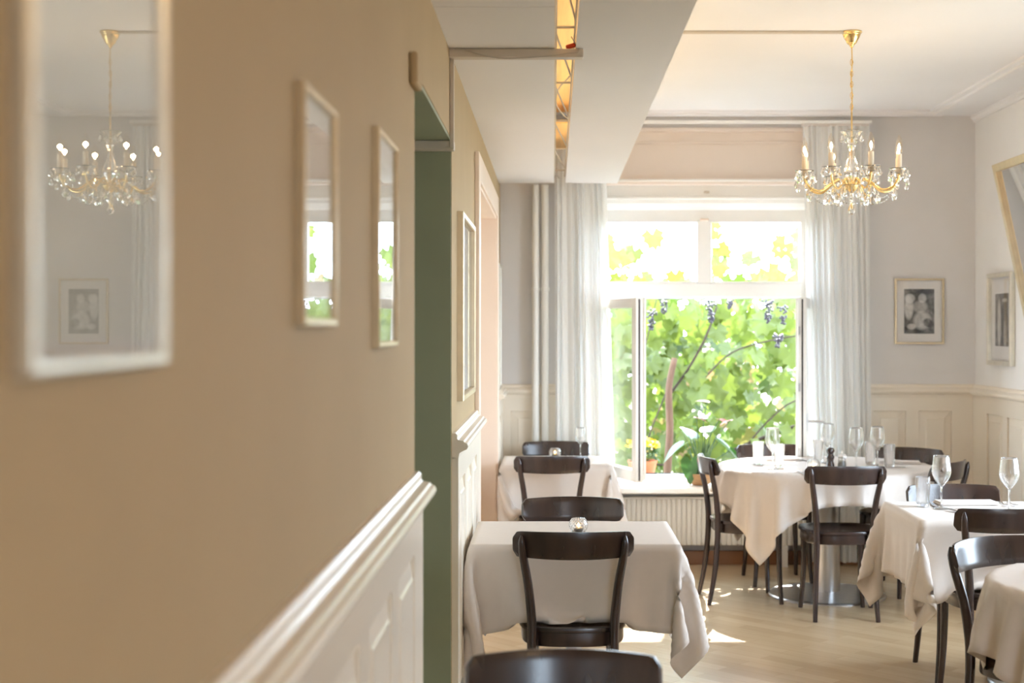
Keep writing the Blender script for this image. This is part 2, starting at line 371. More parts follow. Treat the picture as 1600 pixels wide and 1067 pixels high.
# wainscot: chair rail profile (offset from wall, height)
def rail_prof(k=1.0):
    return [(0, 1.085), (0.022, 1.085), (0.026, 1.105), (0.040, 1.113), (0.052, 1.118), (0.056, 1.128), (0.052, 1.138), (0.044, 1.141), (0.040, 1.147), (0.022, 1.150), (0.018, 1.155), (0.018, 1.168), (0.012, 1.174), (0, 1.174)]
def panel_vf(w, h, t=0.012, bv=0.045):
    # raised and fielded panel: local x width, z height, y<0 outwards
    V = []
    for (ins, y) in ((0, 0), (0.004, -0.003), (bv, -t), (bv+0.006, -t-0.004), (bv+0.012, -t-0.004)):
        V += [(ins, y, ins), (w-ins, y, ins), (w-ins, y, h-ins), (ins, y, h-ins)]
    F = []
    for i in range(4):
        for k in range(4):
            k2 = (k+1) % 4; F.append((i*4+k, i*4+k2, i*4+4+k2, i*4+4+k))
    F.append((16, 17, 18, 19)); return V, F
def wainscot(wall, side, a0, a1, pitch, pw, first, name='chair_rail', z0=0.24, z1=1.0, skirt='wainscot_paint'):
    # board face + stiles, one raised panel per bay; side: 'L' (x=XL faces +x), 'R', 'B' (y=YB faces -y)
    def P(a, off, z):
        return {'L': (XL+off, a, z), 'R': (XR-off, a, z), 'B': (a, YB-off, z)}[side]
    def bx(a_, b_, o0, o1, zz0, zz1):
        p, q = P(a_, o0, zz0), P(b_, o1, zz1)
        return box(min(p[0], q[0]), max(p[0], q[0]), min(p[1], q[1]), max(p[1], q[1]), zz0, zz1)
    prof = [(({'L': XL, 'R': XR, 'B': YB}[side]) + (o if side == 'L' else -o), z) for o, z in rail_prof()]
    fix(obj(name, sweep_prof(prof, a0, a1, 'x' if side == 'B' else 'y'), 'wainscot_paint', wall))
    obj('backboard', bx(a0, a1, 0, 0.008, 0, 1.09), 'wainscot_paint', wall)
    obj('rail_board', bx(a0, a1, 0.008, 0.022, z1, 1.086), 'wainscot_paint', wall)
    obj('rail_board', bx(a0, a1, 0.008, 0.022, 0.12, z0), 'wainscot_paint', wall)
    obj('skirting', bx(a0, a1, 0, 0.03, 0, 0.12), skirt, wall)
    pa = first; edges = [a0]; src = None
    while pa + pw <= a1 - 0.02:
        p = P(pa, 0.008, z0)
        rot = {'L': PI/2, 'R': -PI/2, 'B': 0}[side]
        loc = {'L': (XL+0.008, pa, z0), 'R': (XR-0.008, pa+pw, z0), 'B': (pa, YB-0.008, z0)}[side]
        if src is None: src = obj('panel', panel_vf(pw, z1-z0), 'wainscot_paint', wall, loc=loc, rot=(0, 0, rot))
        else: inst(src, wall, loc=loc, rot=(0, 0, rot))
        edges += [pa, pa+pw]; pa += pitch
    edges.append(a1)
    for i in range(0, len(edges), 2):
        obj('stile', bx(edges[i], edges[i+1], 0.008, 0.022, z0, z1), 'wainscot_paint', wall)
wainscot(wl, 'L', -0.9, OP0-0.005, 0.48, 0.36, -0.36-0.48)
wainscot(wl, 'L', OP1+0.01, D0-0.125, 0.40, 0.30, OP1+0.09)
wainscot(wl, 'L', D1+0.105, YB, 0.35, 0.26, D1+0.2)
wainscot(wr, 'R', 6.95, YB, 0.40, 0.32, 7.07)
wainscot(wb, 'B', XL, WX0-0.02, 0.30, 0.215, XL+0.07)
wainscot(wb, 'B', WX1+0.02, XR, 0.298, 0.215, WX1+0.126)
struct(obj('baseboard_back', box(XL, XR, YB-0.05, YB-0.03, 0, 0.09, 0.004), 'skirting_wood'))
# crown strip right wall, stucco frame on the ceiling
struct(fix(obj('trim_3', sweep_prof([(XR, 2.885), (XR-0.012, 2.885), (XR-0.016, 2.90), (XR-0.03, 2.912), (XR-0.03, 2.93), (XR, 2.93)], 3, YB, 'y'), 'ceiling_paint')))
def stucco(x0, x1, y0, y1):
    parts = []
    for (i, wd, h) in ((0.0, 0.05, 0.012), (0.05, 0.06, 0.026), (0.11, 0.04, 0.012)):
        a0, a1 = x0+i, x1-i
        parts += [box(a1-wd, a1, y0, y1-i, ZC-h, ZC), box(a0, a1-wd, y1-i-wd, y1-i, ZC-h, ZC)]
    return join(*parts)
struct(obj('trim_4', stucco(0.5, 2.55, 2.0, 9.22), 'ceiling_paint'))

# suspended ceiling panels with the light slot between them
ZP = 2.47
struct(obj('ceiling_panel', box(0.075, 0.41, -2.5, 9.13, ZP, ZP+0.03), 'ceiling_paint'))
struct(obj('ceiling_panel', box(XL, 0.004, 4.146, 9.13, ZP, ZP+0.03), 'ceiling_paint'))
struct(obj('ceiling_panel', box(XL, 0.004, -2.5, 4.14, ZP, ZP+0.03), 'ceiling_paint'))
struct(obj('ceiling_boarding', join(box(-0.12, 0.2, -2.5, 8.3, 2.80, 2.82), box(-0.12, 0.2, 8.0, 9.1, 2.69, 2.71)), 'pine'))

# ------------------------------------------------------------------ window
WY = 9.42
w1 = bpy.data.objects.new('window_1', None); C.objects.link(w1); w1['kind'] = 'structure'
fy0, fy1 = WY-0.03, WY+0.05
obj('frame_post', box(WX0, WX0+0.03, fy0, fy1, 0.54, 2.32), 'white_paint', w1); obj('frame_post', box(WX1-0.03, WX1, fy0, fy1, 0.54, 2.32), 'white_paint', w1)
obj('frame_head', box(WX0+0.03, WX1-0.03, fy0, fy1, 2.25, 2.32), 'white_paint', w1)
obj('transom', box(WX0+0.03, WX1-0.03, fy0-0.01, fy1, 1.745, 1.835, 0.006), 'white_paint', w1)
obj('frame_sill', box(WX0+0.03, WX1-0.03, fy0, fy1, 0.53, 0.575, 0.006), 'white_paint', w1)
obj('seal', box(WX0+0.03, WX1-0.03, fy0-0.004, fy0+0.004, 0.577, 0.585), 'rubber', w1)
obj('seal', box(WX0+0.03, WX1-0.03, fy0-0.004, fy0+0.004, 1.733, 1.743), 'steel', w1)
obj('mullion', box(0.946, 1.043, fy0-0.005, fy1, 1.835, 2.25, 0.006), 'white_paint', w1)
obj('catch', box(0.965, 1.02, fy0-0.035, fy0, 2.245, 2.262, 0.004), 'pink_paint', w1)
for a, b in ((WX0+0.03, 0.946), (1.043, WX1-0.03)):
    obj('pane', box(a, b, WY+0.008, WY+0.012, 1.835, 2.25), 'pane_glass', w1)
    obj('glazing_bead', join(box(a, b, fy0-0.003, fy0+0.02, 1.835, 1.848), box(a, b, fy0-0.003, fy0+0.02, 2.238, 2.25)), 'white_paint', w1)
def sash(hx, ang, sgn):
    # local: hinge at origin, x along the sash width, y thickness (room side < 0)
    W, Z0, Z1, T, SW = 0.655, 0.588, 1.728, 0.052, 0.062
    if sgn > 0: B = lambda a, b: (a, b)
    else: B = lambda a, b: (-b, -a)
    o = obj('sash', join(box(*B(0, SW), -T, 0, Z0, Z1, 0.004), box(*B(W-SW, W), -T, 0, Z0, Z1, 0.004), box(*B(SW, W-SW), -T, 0, Z0, Z0+SW+0.01, 0.004), box(*B(SW, W-SW), -T, 0, Z1-SW, Z1, 0.004)), 'white_paint', w1,
            loc=(hx, fy0, 0), rot=(0, 0, -ang*sgn))
    obj('pane', box(*B(SW, W-SW), -T/2-0.002, -T/2+0.002, Z0+SW+0.01, Z1-SW), 'pane_glass', o)
    obj('gasket', box(*B(W-0.001, W+0.004), -T*0.62, -T*0.45, Z0+0.01, Z1-0.01), 'rubber', o)
    obj('hinge_flap', box(*B(W-0.002, W+0.012), 0.0, 0.012, Z0+0.012, Z1-0.004), 'white_paint', o)
    if sgn < 0:
        hz = 0.965; hx_ = -(W-SW/2)
        obj('handle', join(box(hx_-0.013, hx_+0.013, -T-0.006, -T, hz-0.06, hz+0.05, 0.003), box(hx_-0.008, hx_+0.008, -T-0.05, -T-0.005, hz-0.008, hz+0.008, 0.003), box(hx_-0.01, hx_+0.01, -T-0.11, -T-0.045, hz-0.007, hz+0.007, 0.004)), 'steel', o)
        for zz in (0.75, 1.15, 1.5): obj('lock_pin', box(-W-0.006, -W, -T*0.3, -T*0.1, zz, zz+0.05), 'steel', o)
    return o
sash(WX0+0.012, math.radians(70), 1)
sash(WX1-0.012, math.radians(77), -1)
obj('window_board', box(WX0-0.06, WX1+0.06, 9.0, WY-0.03, 0.49, 0.53, 0.008), 'white_paint', w1)
obj('window_board_step', box(WX0+0.0, WX1-0.0, 9.27, WY-0.03, 0.53, 0.552, 0.005), 'white_paint', w1)
obj('outer_sill', box(WX0, WX1, WY+0.05, 9.72, 0.50, 0.545, 0.006), 'stone_sill', w1)

# radiator under the window board
r = thing('radiator', 'white ribbed panel radiator under the window board', 'radiator', (0.99, 9.19, 0))
obj('back_panel', box(-0.68, 0.68, -0.018, 0.05, 0.14, 0.44, 0.006), 'radiator_enamel', r)
fin = None
for i in range(42):
    x = -0.67+i*0.0325
    if fin is None: fin = obj('fin', box(-0.0145, 0.0145, -0.03, 0.02, 0.14, 0.44, 0.006), 'radiator_enamel', r, True, loc=(x, 0, 0))
    else: inst(fin, r, loc=(x, 0, 0))
obj('top_grille', box(-0.68, 0.68, -0.04, 0.05, 0.44, 0.452, 0.003), 'radiator_enamel', r)
for x in (-0.5, 0.5): obj('foot', box(x-0.02, x+0.02, -0.02, 0.045, 0, 0.145), 'radiator_enamel', r)
# heating pipes left of the curtain
for k, px in enumerate((-0.118, -0.055)):
    p = thing('heating_pipe', ('white vertical heating pipe nearer the left corner', 'white vertical heating pipe nearer the curtain')[k], 'pipe', (px, 9.235, 0), 0, 'pair of heating pipes in the corner')
    obj('pipe', lathe([(0.023, 0), (0.023, ZP-0.002)], 16), 'radiator_enamel', p, 'auto')
    for zz in (1.78, 0.4):
        obj('clip', lathe([(0.0235, zz), (0.028, zz+0.002), (0.028, zz+0.022), (0.0235, zz+0.024)], 16), 'radiator_enamel', p, 'auto')
        obj('bracket', box(-0.006, 0.006, 0.02, 0.075, zz+0.006, zz+0.018), 'radiator_enamel', p)

# curtains
def curtain(name, label, xt0, xt1, xb0, xb1, y, ztop, zbot, nf, seed):
    rnd = random.Random(seed)
    ph = [rnd.uniform(-0.5, 0.5) for _ in range(40)]; nx, nz = nf*10, 40
    V, F = [], []
    for j in range(nz+1):
        v = j/nz; z = ztop+(zbot-ztop)*v
        x0 = xt0+(xb0-xt0)*v; x1 = xt1+(xb1-xt1)*v
        for i in range(nx+1):
            u = i/nx; k = u*nf
            amp = (0.016+0.016*min(1, v*1.5))*(0.75+0.5*math.sin(k*1.7+seed))
            yy = y+amp*math.sin(2*PI*k+0.9*math.sin(k*0.9+seed)+0.1*math.sin(v*3+k))
            xx = x0+(x1-x0)*(u+0.012*math.sin(2*PI*k*1.0+1.2+v)) + 0.004*math.sin(v*3+k*2)
            V.append((xx, yy, z))
    for j in range(nz):
        for i in range(nx):
            a = j*(nx+1)+i; F.append((a, a+1, a+nx+2, a+nx+1))
    c = thing(name, label, 'curtain')
    obj('voile', (V, F), 'sheer_voile', c, True)
    obj('heading_tape', box(xt0, xt1, y-0.012, y+0.012, ztop-0.004, ztop+0.012), 'linen', c)
    return c
curtain('curtain', 'sheer white voile curtain hanging beside the two heating pipes', 0.0, 0.33, 0.005, 0.40, 9.17, 2.845, 0.03, 9, 1)
curtain('curtain', 'sheer white voile curtain behind the lit chandelier', 1.60, 2.03, 1.66, 2.055, 9.17, 2.845, 0.03, 11, 5)
tag(obj('curtain_rail', box(-0.02, 2.05, 9.155, 9.185, 2.858, 2.878, 0.003), 'white_paint'), 'white curtain rail running above the window under the ceiling', 'curtain rail')

# ------------------------------------------------------------------ cables and ducts on the ceiling and the left wall
dz0, dy = ZP-0.03, 4.78
tag(obj('cable_duct', join(box(XL+0.0, 0.10, dy-0.03, dy+0.02, dz0, ZP-0.001, 0.003), box(XL+0.001, XL+0.015, dy, dy+0.02, OPZ-0.04, dz0, 0.002)), 'duct_plastic'), 'beige cable duct crossing the suspended ceiling and running down the wall', 'cable duct')
tag(obj('cable', tube(spline([(XL+0.02, dy-0.035, ZP-0.004), (-0.30, dy-0.036, ZP-0.006), (-0.2, dy-0.04, dz0-0.003), (-0.1, dy-0.04, dz0-0.004), (0.0, dy-0.04, dz0+0.004), (0.05, dy-0.04, dz0+0.012), (0.085, dy-0.035, ZP-0.01), (0.06, dy+0.03, ZP+0.05)], 40), 0.0022, 6), 'wire_grey', smooth=True), 'thin grey cable looping along the ceiling duct', 'cable')
tag(obj('connector', tube([(0.045, dy-0.005, ZP+0.008), (0.07, dy+0.01, ZP+0.018), (0.078, dy+0.06, ZP+0.03)], 0.008, 8), 'wire_red', smooth=True), 'small red cable connector in the ceiling light slot', 'connector')
tag(obj('lintel_strip', box(-1.2, XL+0.012, OP1-0.06, OP1-0.012, OPZ-0.045, OPZ-0.012, 0.004), 'duct_plastic'), 'beige strip on top of the green jamb in the passage opening', 'strip')
tag(obj('junction_box', box(XL, XL+0.022, 3.44, 3.56, 2.125, 2.205, 0.008), 'wall_paint_left'), 'small beige junction box on the near wall above the passage corner', 'box')
tag(obj('cable_cover', box(0.41, 1.36, 6.66, 6.685, ZC-0.012, ZC, 0.003), 'duct_plastic'), 'flat cable cover strip on the ceiling leading to the lit chandelier', 'cable cover')
# lattice girder in the slot, tubes above the panels
g = thing('lattice_girder', 'pale steel lattice girder with diagonal wires in the ceiling light slot', 'girder', (0.04, 6.0, ZP+0.03))
for x in (-0.032, 0.03): obj('chord', tube([(x, -8.0, 0.006), (x, 3.05, 0.006)], 0.004, 6), 'wire_grey', g)
cr_ = dg_ = None
for i in range(8):
    yy = -4.5+i*1.03
    if cr_ is None:
        cr_ = obj('crossbar', tube([(-0.032, 0, 0.006), (0.03, 0, 0.006)], 0.0045, 6), 'wire_grey', g, loc=(0, yy, 0)); dg_ = obj('diagonal', tube([(-0.032, 0.1, 0.006), (0.03, 0.93, 0.006)], 0.0035, 6), 'wire_grey', g, loc=(0, yy, 0))
    else: inst(cr_, g, loc=(0, yy, 0)); inst(dg_, g, loc=(0, yy, 0))
obj('loop_cable', tube(spline([(0.03, -0.9, 0.012), (0.03, -0.5, 0.02), (-0.02, -0.15, 0.02), (-0.03, 0.2, 0.015), (0.0, 0.5, 0.015), (0.025, 0.62, 0.012)], 24), 0.0035, 6), 'wire_grey', g, True)
for (x, y0, y1, what) in ((0.27, 1.0, 4.6, 'warm fluorescent tube lying on the right ceiling panel, near half'), (0.27, 4.8, 8.6, 'warm fluorescent tube lying on the right ceiling panel, window half'), (-0.18, 1.0, 4.6, 'warm fluorescent tube lying on the left ceiling panel, near half'), (-0.18, 4.8, 8.6, 'warm fluorescent tube lying on the left ceiling panel, window half')):
    t = thing('tube_light', what, 'tube light', (x, (y0+y1)/2, ZP+0.03), 0, 'tubes above the suspended ceiling')
    L_ = (y1-y0)/2
    obj('batten', box(-0.025, 0.025, -L_, L_, 0, 0.025), 'white_paint', t)
    obj('tube', tube([(0, -L_+0.03, 0.042), (0, L_-0.03, 0.042)], 0.013, 10), 'tube_glow', t, True)

# ------------------------------------------------------------------ pictures and mirror
def frame_vf(w, h, fw, d, bev=0.003):
    # mitred frame: outer w x h, bar width fw, depth d towards -y, origin bottom centre
    V, F = [], []
    prof = [(0, 0), (0, -d+bev), (bev, -d), (fw-bev, -d), (fw, -d+bev*1.5), (fw, 0)]
    for (ins, y) in prof:
        V += [(-w/2+ins, y, ins), (w/2-ins, y, ins), (w/2-ins, y, h-ins), (-w/2+ins, y, h-ins)]
    n = len(prof)
    for i in range(n):
        j = (i+1) % n
        for k in range(4):
            k2 = (k+1) % 4; F.append((i*4+k, i*4+k2, j*4+k2, j*4+k))
    return V, F
def picture(name, label, loc, rotz, w, h, fw, d, fmat, pmat, mx, mz0, mz1, cat='picture', group=None, tilt=0, glass='picture_glass'):
    t = thing(name, label, cat, loc, rotz, group)
    if tilt: t.rotation_euler = (tilt, 0, rotz)
    fix(obj('frame', frame_vf(w, h, fw, d), fmat, t))
    obj('mat_board', box(-w/2+fw, w/2-fw, -0.005, -0.002, fw, h-fw), 'mat_board', t)
    x = w/2-fw-mx
    pr = obj('print', box(-x, x, -0.0012, 0, -(h-2*fw-mz0-mz1)/2, (h-2*fw-mz0-mz1)/2), pmat, t, loc=(0, -0.005, fw+mz0+(h-2*fw-mz0-mz1)/2))
    obj('pane', box(-w/2+fw*0.8, w/2-fw*0.8, -0.0095, -0.0075, fw*0.8, h-fw*0.8), glass, t)
    return t
gl = 'framed pictures on the left wall'
picture('framed_picture', 'large out of focus glazed picture nearest the camera on the beige wall', (XL, 1.08, 1.50), PI/2, 0.325, 0.46, 0.010, 0.014, 'silver_frame', 'art_teal', 0.01, 0.012, 0.012, group=gl)
picture('framed_picture', 'smaller square glazed picture, second from the camera on the beige wall', (XL, 2.065, 1.535), PI/2, 0.29, 0.333, 0.012, 0.015, 'gold_frame', 'art_grey', 0.03, 0.04, 0.04, group=gl)
picture('framed_picture', 'tall glazed picture nearest the green passage on the beige wall', (XL, 2.905, 1.495), PI/2, 0.335, 0.428, 0.012, 0.015, 'gold_frame', 'art_pale', 0.03, 0.05, 0.05, group=gl)
picture('framed_picture', 'wide glazed picture between the green passage and the doorway', (XL, 5.55, 1.27), PI/2, 0.78, 0.69, 0.022, 0.025, 'gold_frame', 'art_pale', 0.09, 0.09, 0.09, group=gl)
picture('framed_picture', 'small picture in the far corner beyond the doorway', (XL, 8.92, 1.16), PI/2, 0.32, 0.78, 0.018, 0.018, 'silver_frame', 'art_grey', 0.05, 0.07, 0.07, group=gl)
picture('framed_picture', 'black and white photograph in pale gold frame right of the curtain on the back wall', (2.392, YB, 1.435), 0, 0.325, 0.43, 0.014, 0.018, 'gold_frame', 'photo_print_bird', 0.05, 0.055, 0.055, glass='pane_glass')
picture('framed_picture', 'black and white photograph in silver frame below the leaning mirror on the right wall', (XR, 8.74, 1.31), -PI/2, 0.47, 0.57, 0.028, 0.03, 'silver_frame', 'photo_print_column', 0.08, 0.09, 0.1, glass='pane_glass')
m_ = thing('wall_mirror', 'gold framed mirror leaning forward from the right wall', 'mirror', (XR-0.005, 7.55, 1.27), -PI/2)
m_.rotation_euler = Matrix.Rotation(-PI/2, 3, 'Z').to_euler()
m_.rotation_euler = (Matrix.Rotation(-PI/2, 3, 'Z') @ Matrix.Rotation(math.radians(12), 3, 'X')).to_euler()
fix(obj('frame', frame_vf(0.96, 1.22, 0.045, 0.03), 'gold_frame', m_))
obj('glass', box(-0.44, 0.44, -0.012, -0.006, 0.04, 1.18), 'mirror', m_)
obj('backing', box(-0.44, 0.44, -0.005, 0.0, 0.04, 1.18), 'dark_wood', m_)
obj('hanging_wire', tube([(0, 0.0, 1.05), (0, 0.215, 1.07)], 0.002, 6), 'steel', m_)

# ------------------------------------------------------------------ chairs
def rail_vf():
    # curved top rail: rounded-corner band bent in plan, solid
    nx, nz = 28, 8; V, F = [], []
    z0, z1, X, T, R = 0.722, 0.818, 0.212, 0.008, 0.022
    for side in (-1, 1):
        for i in range(nx+1):
            u = -1+2*i/nx; x = X*math.copysign(abs(u)**0.85, u)
            e = max(0, abs(x)-(X-R))
            cut = R-math.sqrt(max(0, R*R-e*e))
            sag = 0.008*(1-(x/X)**2)
            for j in range(nz+1):
                v = j/nz; z = (z0+cut*0.9-sag*0.6)+(z1-cut*0.9-(z0+cut*0.9)+sag*0.6-0.004*(x/X)**2)*v
                yc = -0.268+0.062*(x/X)**2 - 0.035*(v-0.5)*0.5
                th = T*(0.55 if j in (0, nz) else 1)
                nxn = 2*0.062*x/(X*X); nl = math.hypot(1, nxn)
                V.append((x-side*(-nxn)/nl*th*-1, yc+side*th/nl, z))
    m = (nx+1)*(nz+1)
    for s in (0, 1):
        for i in range(nx):
            for j in range(nz):
                a = s*m+i*(nz+1)+j; q = (a, a+nz+1, a+nz+2, a+1)
                F.append(q if s else q[::-1])
    for i in range(nx):
        for j in (0, nz):
            a = i*(nz+1)+j; b = a+nz+1; F.append((a, b, b+m, a+m))
    for j in range(nz):
        for i in (0, nx):
            a = i*(nz+1)+j; F.append((a, a+1, a+1+m, a+m))
    return V, F
def seat_outline(sx=1.0, n=48):
    P = []
    for k in range(n):
        a = 2*PI*k/n; c, s = math.cos(a), math.sin(a); e = 2/3.2
        x = math.copysign(abs(c)**e, c); y = math.copysign(abs(s)**e, s)
        wd = 0.188+0.022*(y+1)/2
        P.append((x*wd*sx, -0.01+y*0.195*sx))
    return P
def seat_vf():
    V, F = [], []; n = 48
    for (s, z) in ((0.975, 0.446), (0.995, 0.449), (1.0, 0.456), (0.99, 0.464), (0.94, 0.466), (0.7, 0.461), (0.35, 0.458)):
        V += [(x, y, z) for x, y in seat_outline(s)]
    for i in range(6):
        for k in range(n):
            k2 = (k+1) % n; F.append((i*n+k, i*n+k2, (i+1)*n+k2, (i+1)*n+k))
    F.append(tuple(range(n-1, -1, -1))); F.append(tuple(range(6*n, 7*n))); return V, F
def apron_vf():
    V, F = [], []; n = 48
    for (s, z) in ((0.945, 0.446), (0.955, 0.402), (0.945, 0.396), (0.87, 0.396), (0.86, 0.402), (0.86, 0.446)):
        V += [(x, y, z) for x, y in seat_outline(s)]
    for i in range(6):
        j = (i+1) % 6
        for k in range(n):
            k2 = (k+1) % n; F.append((i*n+k, i*n+k2, j*n+k2, j*n+k))
    return V, F
def make_chair():
    t = thing('dining_chair', '', 'chair')
    obj('seat', seat_vf(), 'dark_wood', t, 'auto'); fix(obj('seat_frame', apron_vf(), 'dark_wood', t, 'auto'))
    fix(obj('backrest', rail_vf(), 'dark_wood', t, 'auto'))
    for s in (-1, 1):
        pts = spline([(s*0.165, -0.248, 0.0), (s*0.155, -0.212, 0.2), (s*0.146, -0.196, 0.43), (s*0.158, -0.208, 0.60), (s*0.178, -0.236, 0.73), (s*0.184, -0.249, 0.803)], 26)
        rr = [0.0125+0.0045*math.sin(min(1, i/14)*PI*0.55) if i < 14 else 0.0165-0.003*(i-14)/11 for i in range(26)]
        rr[-1] = 0.004; rr[-2] = 0.010
        obj('rear_leg', tube(pts, rr, 12), 'dark_wood', t, 'auto')
        pts = spline([(s*0.172, 0.158, 0.0), (s*0.160, 0.15, 0.15), (s*0.155, 0.147, 0.3), (s*0.155, 0.147, 0.45)], 14)
        obj('leg', tube(pts, [0.0125+0.006*i/13 for i in range(14)], 12), 'dark_wood', t, 'auto')
    return t
chair0 = make_chair(); used = [False]
def chair(x, y, rotdeg, label, group=None):
    c = chair0 if not used[0] else copy_tree(chair0)
    used[0] = True
    c.location = (x, y, 0); c.rotation_euler = (0, 0, math.radians(rotdeg)); c['label'] = label
    c['group'] = 'dark bentwood dining chairs'
    return c
# (x, y) is the seat centre; the back of the chair is 0.25 behind it
chair(0.07, 5.275, 0, 'dark wooden chair seen from behind at the near white table')
chair(0.08, 5.80, 180, 'dark wooden chair at the far side of the near white table, facing it')
chair(-0.01, 8.27, 0, 'dark wooden chair seen from behind at the far table beside the curtain')
chair(0.015, 8.83, 180, 'dark wooden chair in the corner behind the far table')
chair(0.022, 2.90, 180, 'blurred dark chair back cut off by the bottom edge nearest the camera')
chair(1.532, 7.68, 0, 'dark wooden chair in front of the round table, seen from behind')
chair(1.10, 8.08, -86, 'dark wooden chair at the left of the round table, seen side on')
chair(1.36, 8.62, 183, 'dark wooden chair behind the round table with its back to the window')
chair(2.02, 8.38, 148, 'dark wooden chair at the back right of the round table by the wainscot')
chair(1.975, 7.85, 50, 'dark wooden chair turned diagonally between the round table and the right table')
chair(1.83, 6.30, 180, 'dark wooden chair at the far side of the right table, facing it')
chair(1.822, 5.92, 0, 'dark wooden chair seen from behind at the right table')
chair(1.62, 4.66, 214, 'dark wooden chair angled towards the small round table at the bottom right')

# ------------------------------------------------------------------ tables and cloths
ZT = 0.742
def table(kind, label, loc, a, b, group=None, off=(0, 0)):
    t = thing('dining_table', label, 'table', loc, 0, group)
    if kind == 'rect': obj('tabletop', box(-a+0.012, a-0.012, -b+0.012, b-0.012, ZT-0.034, ZT-0.006, 0.004), 'dark_wood', t)
    else: obj('tabletop', lathe([(a-0.016, ZT-0.036), (a-0.012, ZT-0.032), (a-0.012, ZT-0.01), (a-0.016, ZT-0.006)], 64), 'dark_wood', t, 'auto')
    R = 0.335 if kind == 'round' and a > 0.5 else 0.22
    cr = 0.075 if R > 0.3 else 0.03
    obj('column', lathe([(cr, 0.02), (cr, ZT-0.036)], 32), 'steel', t, 'auto', loc=(off[0], off[1], 0))
    obj('base', lathe([(R, 0), (R, 0.008), (R-0.006, 0.014), (R*0.6, 0.022), (cr+0.01, 0.03), (cr, 0.03)], 64), 'steel', t, 'auto', loc=(off[0], off[1], 0))
    return t
def drape(cx, cy, kind, a, b, Lx, Ly, N=62, seats=(), backs=(), xmin=-9, seed=0, steps=190, rot=0.0):
    rng = np.random.RandomState(seed)
    def line(L, e, n):
        if kind != 'rect': return np.linspace(-L/2, L/2, n)
        no = max(6, int(round((L/2-e)/(L/n)))); ni = max(8, int(round(2*e/(L/n))))
        return np.concatenate([np.linspace(-L/2, -e, no+1)[:-1], np.linspace(-e, e, ni+1), np.linspace(e, L/2, no+1)[1:]])
    lx, ly = line(Lx, a, N), line(Ly, b, max(24, int(N*Ly/Lx)))
    nx, ny = len(lx), len(ly)
    gx, gy = np.meshgrid(lx, ly, indexing='ij')
    P = np.stack([gx*math.cos(rot)-gy*math.sin(rot), gx*math.sin(rot)+gy*math.cos(rot), np.full_like(gx, ZT+0.005)], -1)
    if kind == 'rect': inside = (np.abs(P[..., 0]) <= a+0.002) & (np.abs(P[..., 1]) <= b+0.002)
    else: inside = np.hypot(P[..., 0], P[..., 1]) <= a+0.002
    wt = np.where(inside, 0.0, 1.0)
    P[..., 2] += np.where(inside, 0, 0.01*rng.rand(nx, ny))
    X0 = P.copy(); V = np.zeros_like(P)
    groups = []
    def add(dx, dy, k):
        for par in (0, 1):
            I, J = np.meshgrid(np.arange(nx), np.arange(ny), indexing='ij')
            ok = (I+dx < nx) & (I+dx >= 0) & (J+dy < ny) & (J+dy >= 0)
            key = (I//max(1, abs(dx))) if dx else (J//max(1, abs(dy)))
            ok &= (key % 2 == par)
            i, j = I[ok], J[ok]
            w1, w2 = wt[i, j], wt[i+dx, j+dy]; sel = (w1+w2) > 0
            i, j, w1, w2 = i[sel], j[sel], w1[sel], w2[sel]
            groups.append((i, j, i+dx, j+dy, np.hypot(gx[i+dx, j+dy]-gx[i, j], gy[i+dx, j+dy]-gy[i, j]), (w1/(w1+w2)*k)[:, None], (w2/(w1+w2)*k)[:, None]))
    add(1, 0, 1); add(0, 1, 1); add(1, 1, 0.6); add(1, -1, 0.6); add(2, 0, 0.2); add(0, 2, 0.2)
    dt = 0.016; free = (wt > 0)
    eps = 0.006
    for s in range(steps):
        V[..., 2] -= 9.8*dt; V *= 0.975
        Q = P+V*dt*wt[..., None]
        for it in range(9):
            for (i, j, i2, j2, L0, f1, f2) in groups:
                d = Q[i2, j2]-Q[i, j]; l = np.sqrt((d*d).sum(1))+1e-9
                c = d*((l-L0)/l)[:, None]
                Q[i, j] += c*f1; Q[i2, j2] -= c*f2
            low = free & (Q[..., 2] < ZT+0.004)
            if kind == 'rect':
                px = a+eps-np.abs(Q[..., 0]); py = b+eps-np.abs(Q[..., 1])
                pen = low & (px > 0) & (py > 0)
                sx = pen & (px <= py); sy = pen & (py < px)
                Q[..., 0] += np.where(sx, np.sign(Q[..., 0])*px, 0); Q[..., 1] += np.where(sy, np.sign(Q[..., 1])*py, 0)
            else:
                r_ = np.hypot(Q[..., 0], Q[..., 1])+1e-9; pen = low & (r_ < a+eps)
                k = np.where(pen, (a+eps)/r_, 1.0); Q[..., 0] *= k; Q[..., 1] *= k
            for (x0, x1, y0, y1, zs) in seats:
                ins = free & (Q[..., 0] > x0-cx) & (Q[..., 0] < x1-cx) & (Q[..., 1] > y0-cy) & (Q[..., 1] < y1-cy) & (Q[..., 2] < zs)
                Q[..., 2] = np.where(ins, zs, Q[..., 2])
            for (x0, x1, ym) in backs:
                ins = free & (Q[..., 0] > x0-cx) & (Q[..., 0] < x1-cx) & (Q[..., 1] < ym-cy) & (Q[..., 1] > ym-cy-0.2)
                Q[..., 1] = np.where(ins, ym-cy, Q[..., 1])
            if xmin > -5: Q[..., 0] = np.maximum(Q[..., 0], xmin-cx)
        V = (Q-P)/dt; P = Q
    Vv = [tuple(p) for p in P.reshape(-1, 3)]
    F = [(i*ny+j, (i+1)*ny+j, (i+1)*ny+j+1, i*ny+j+1) for i in range(nx-1) for j in range(ny-1)]
    return Vv, F
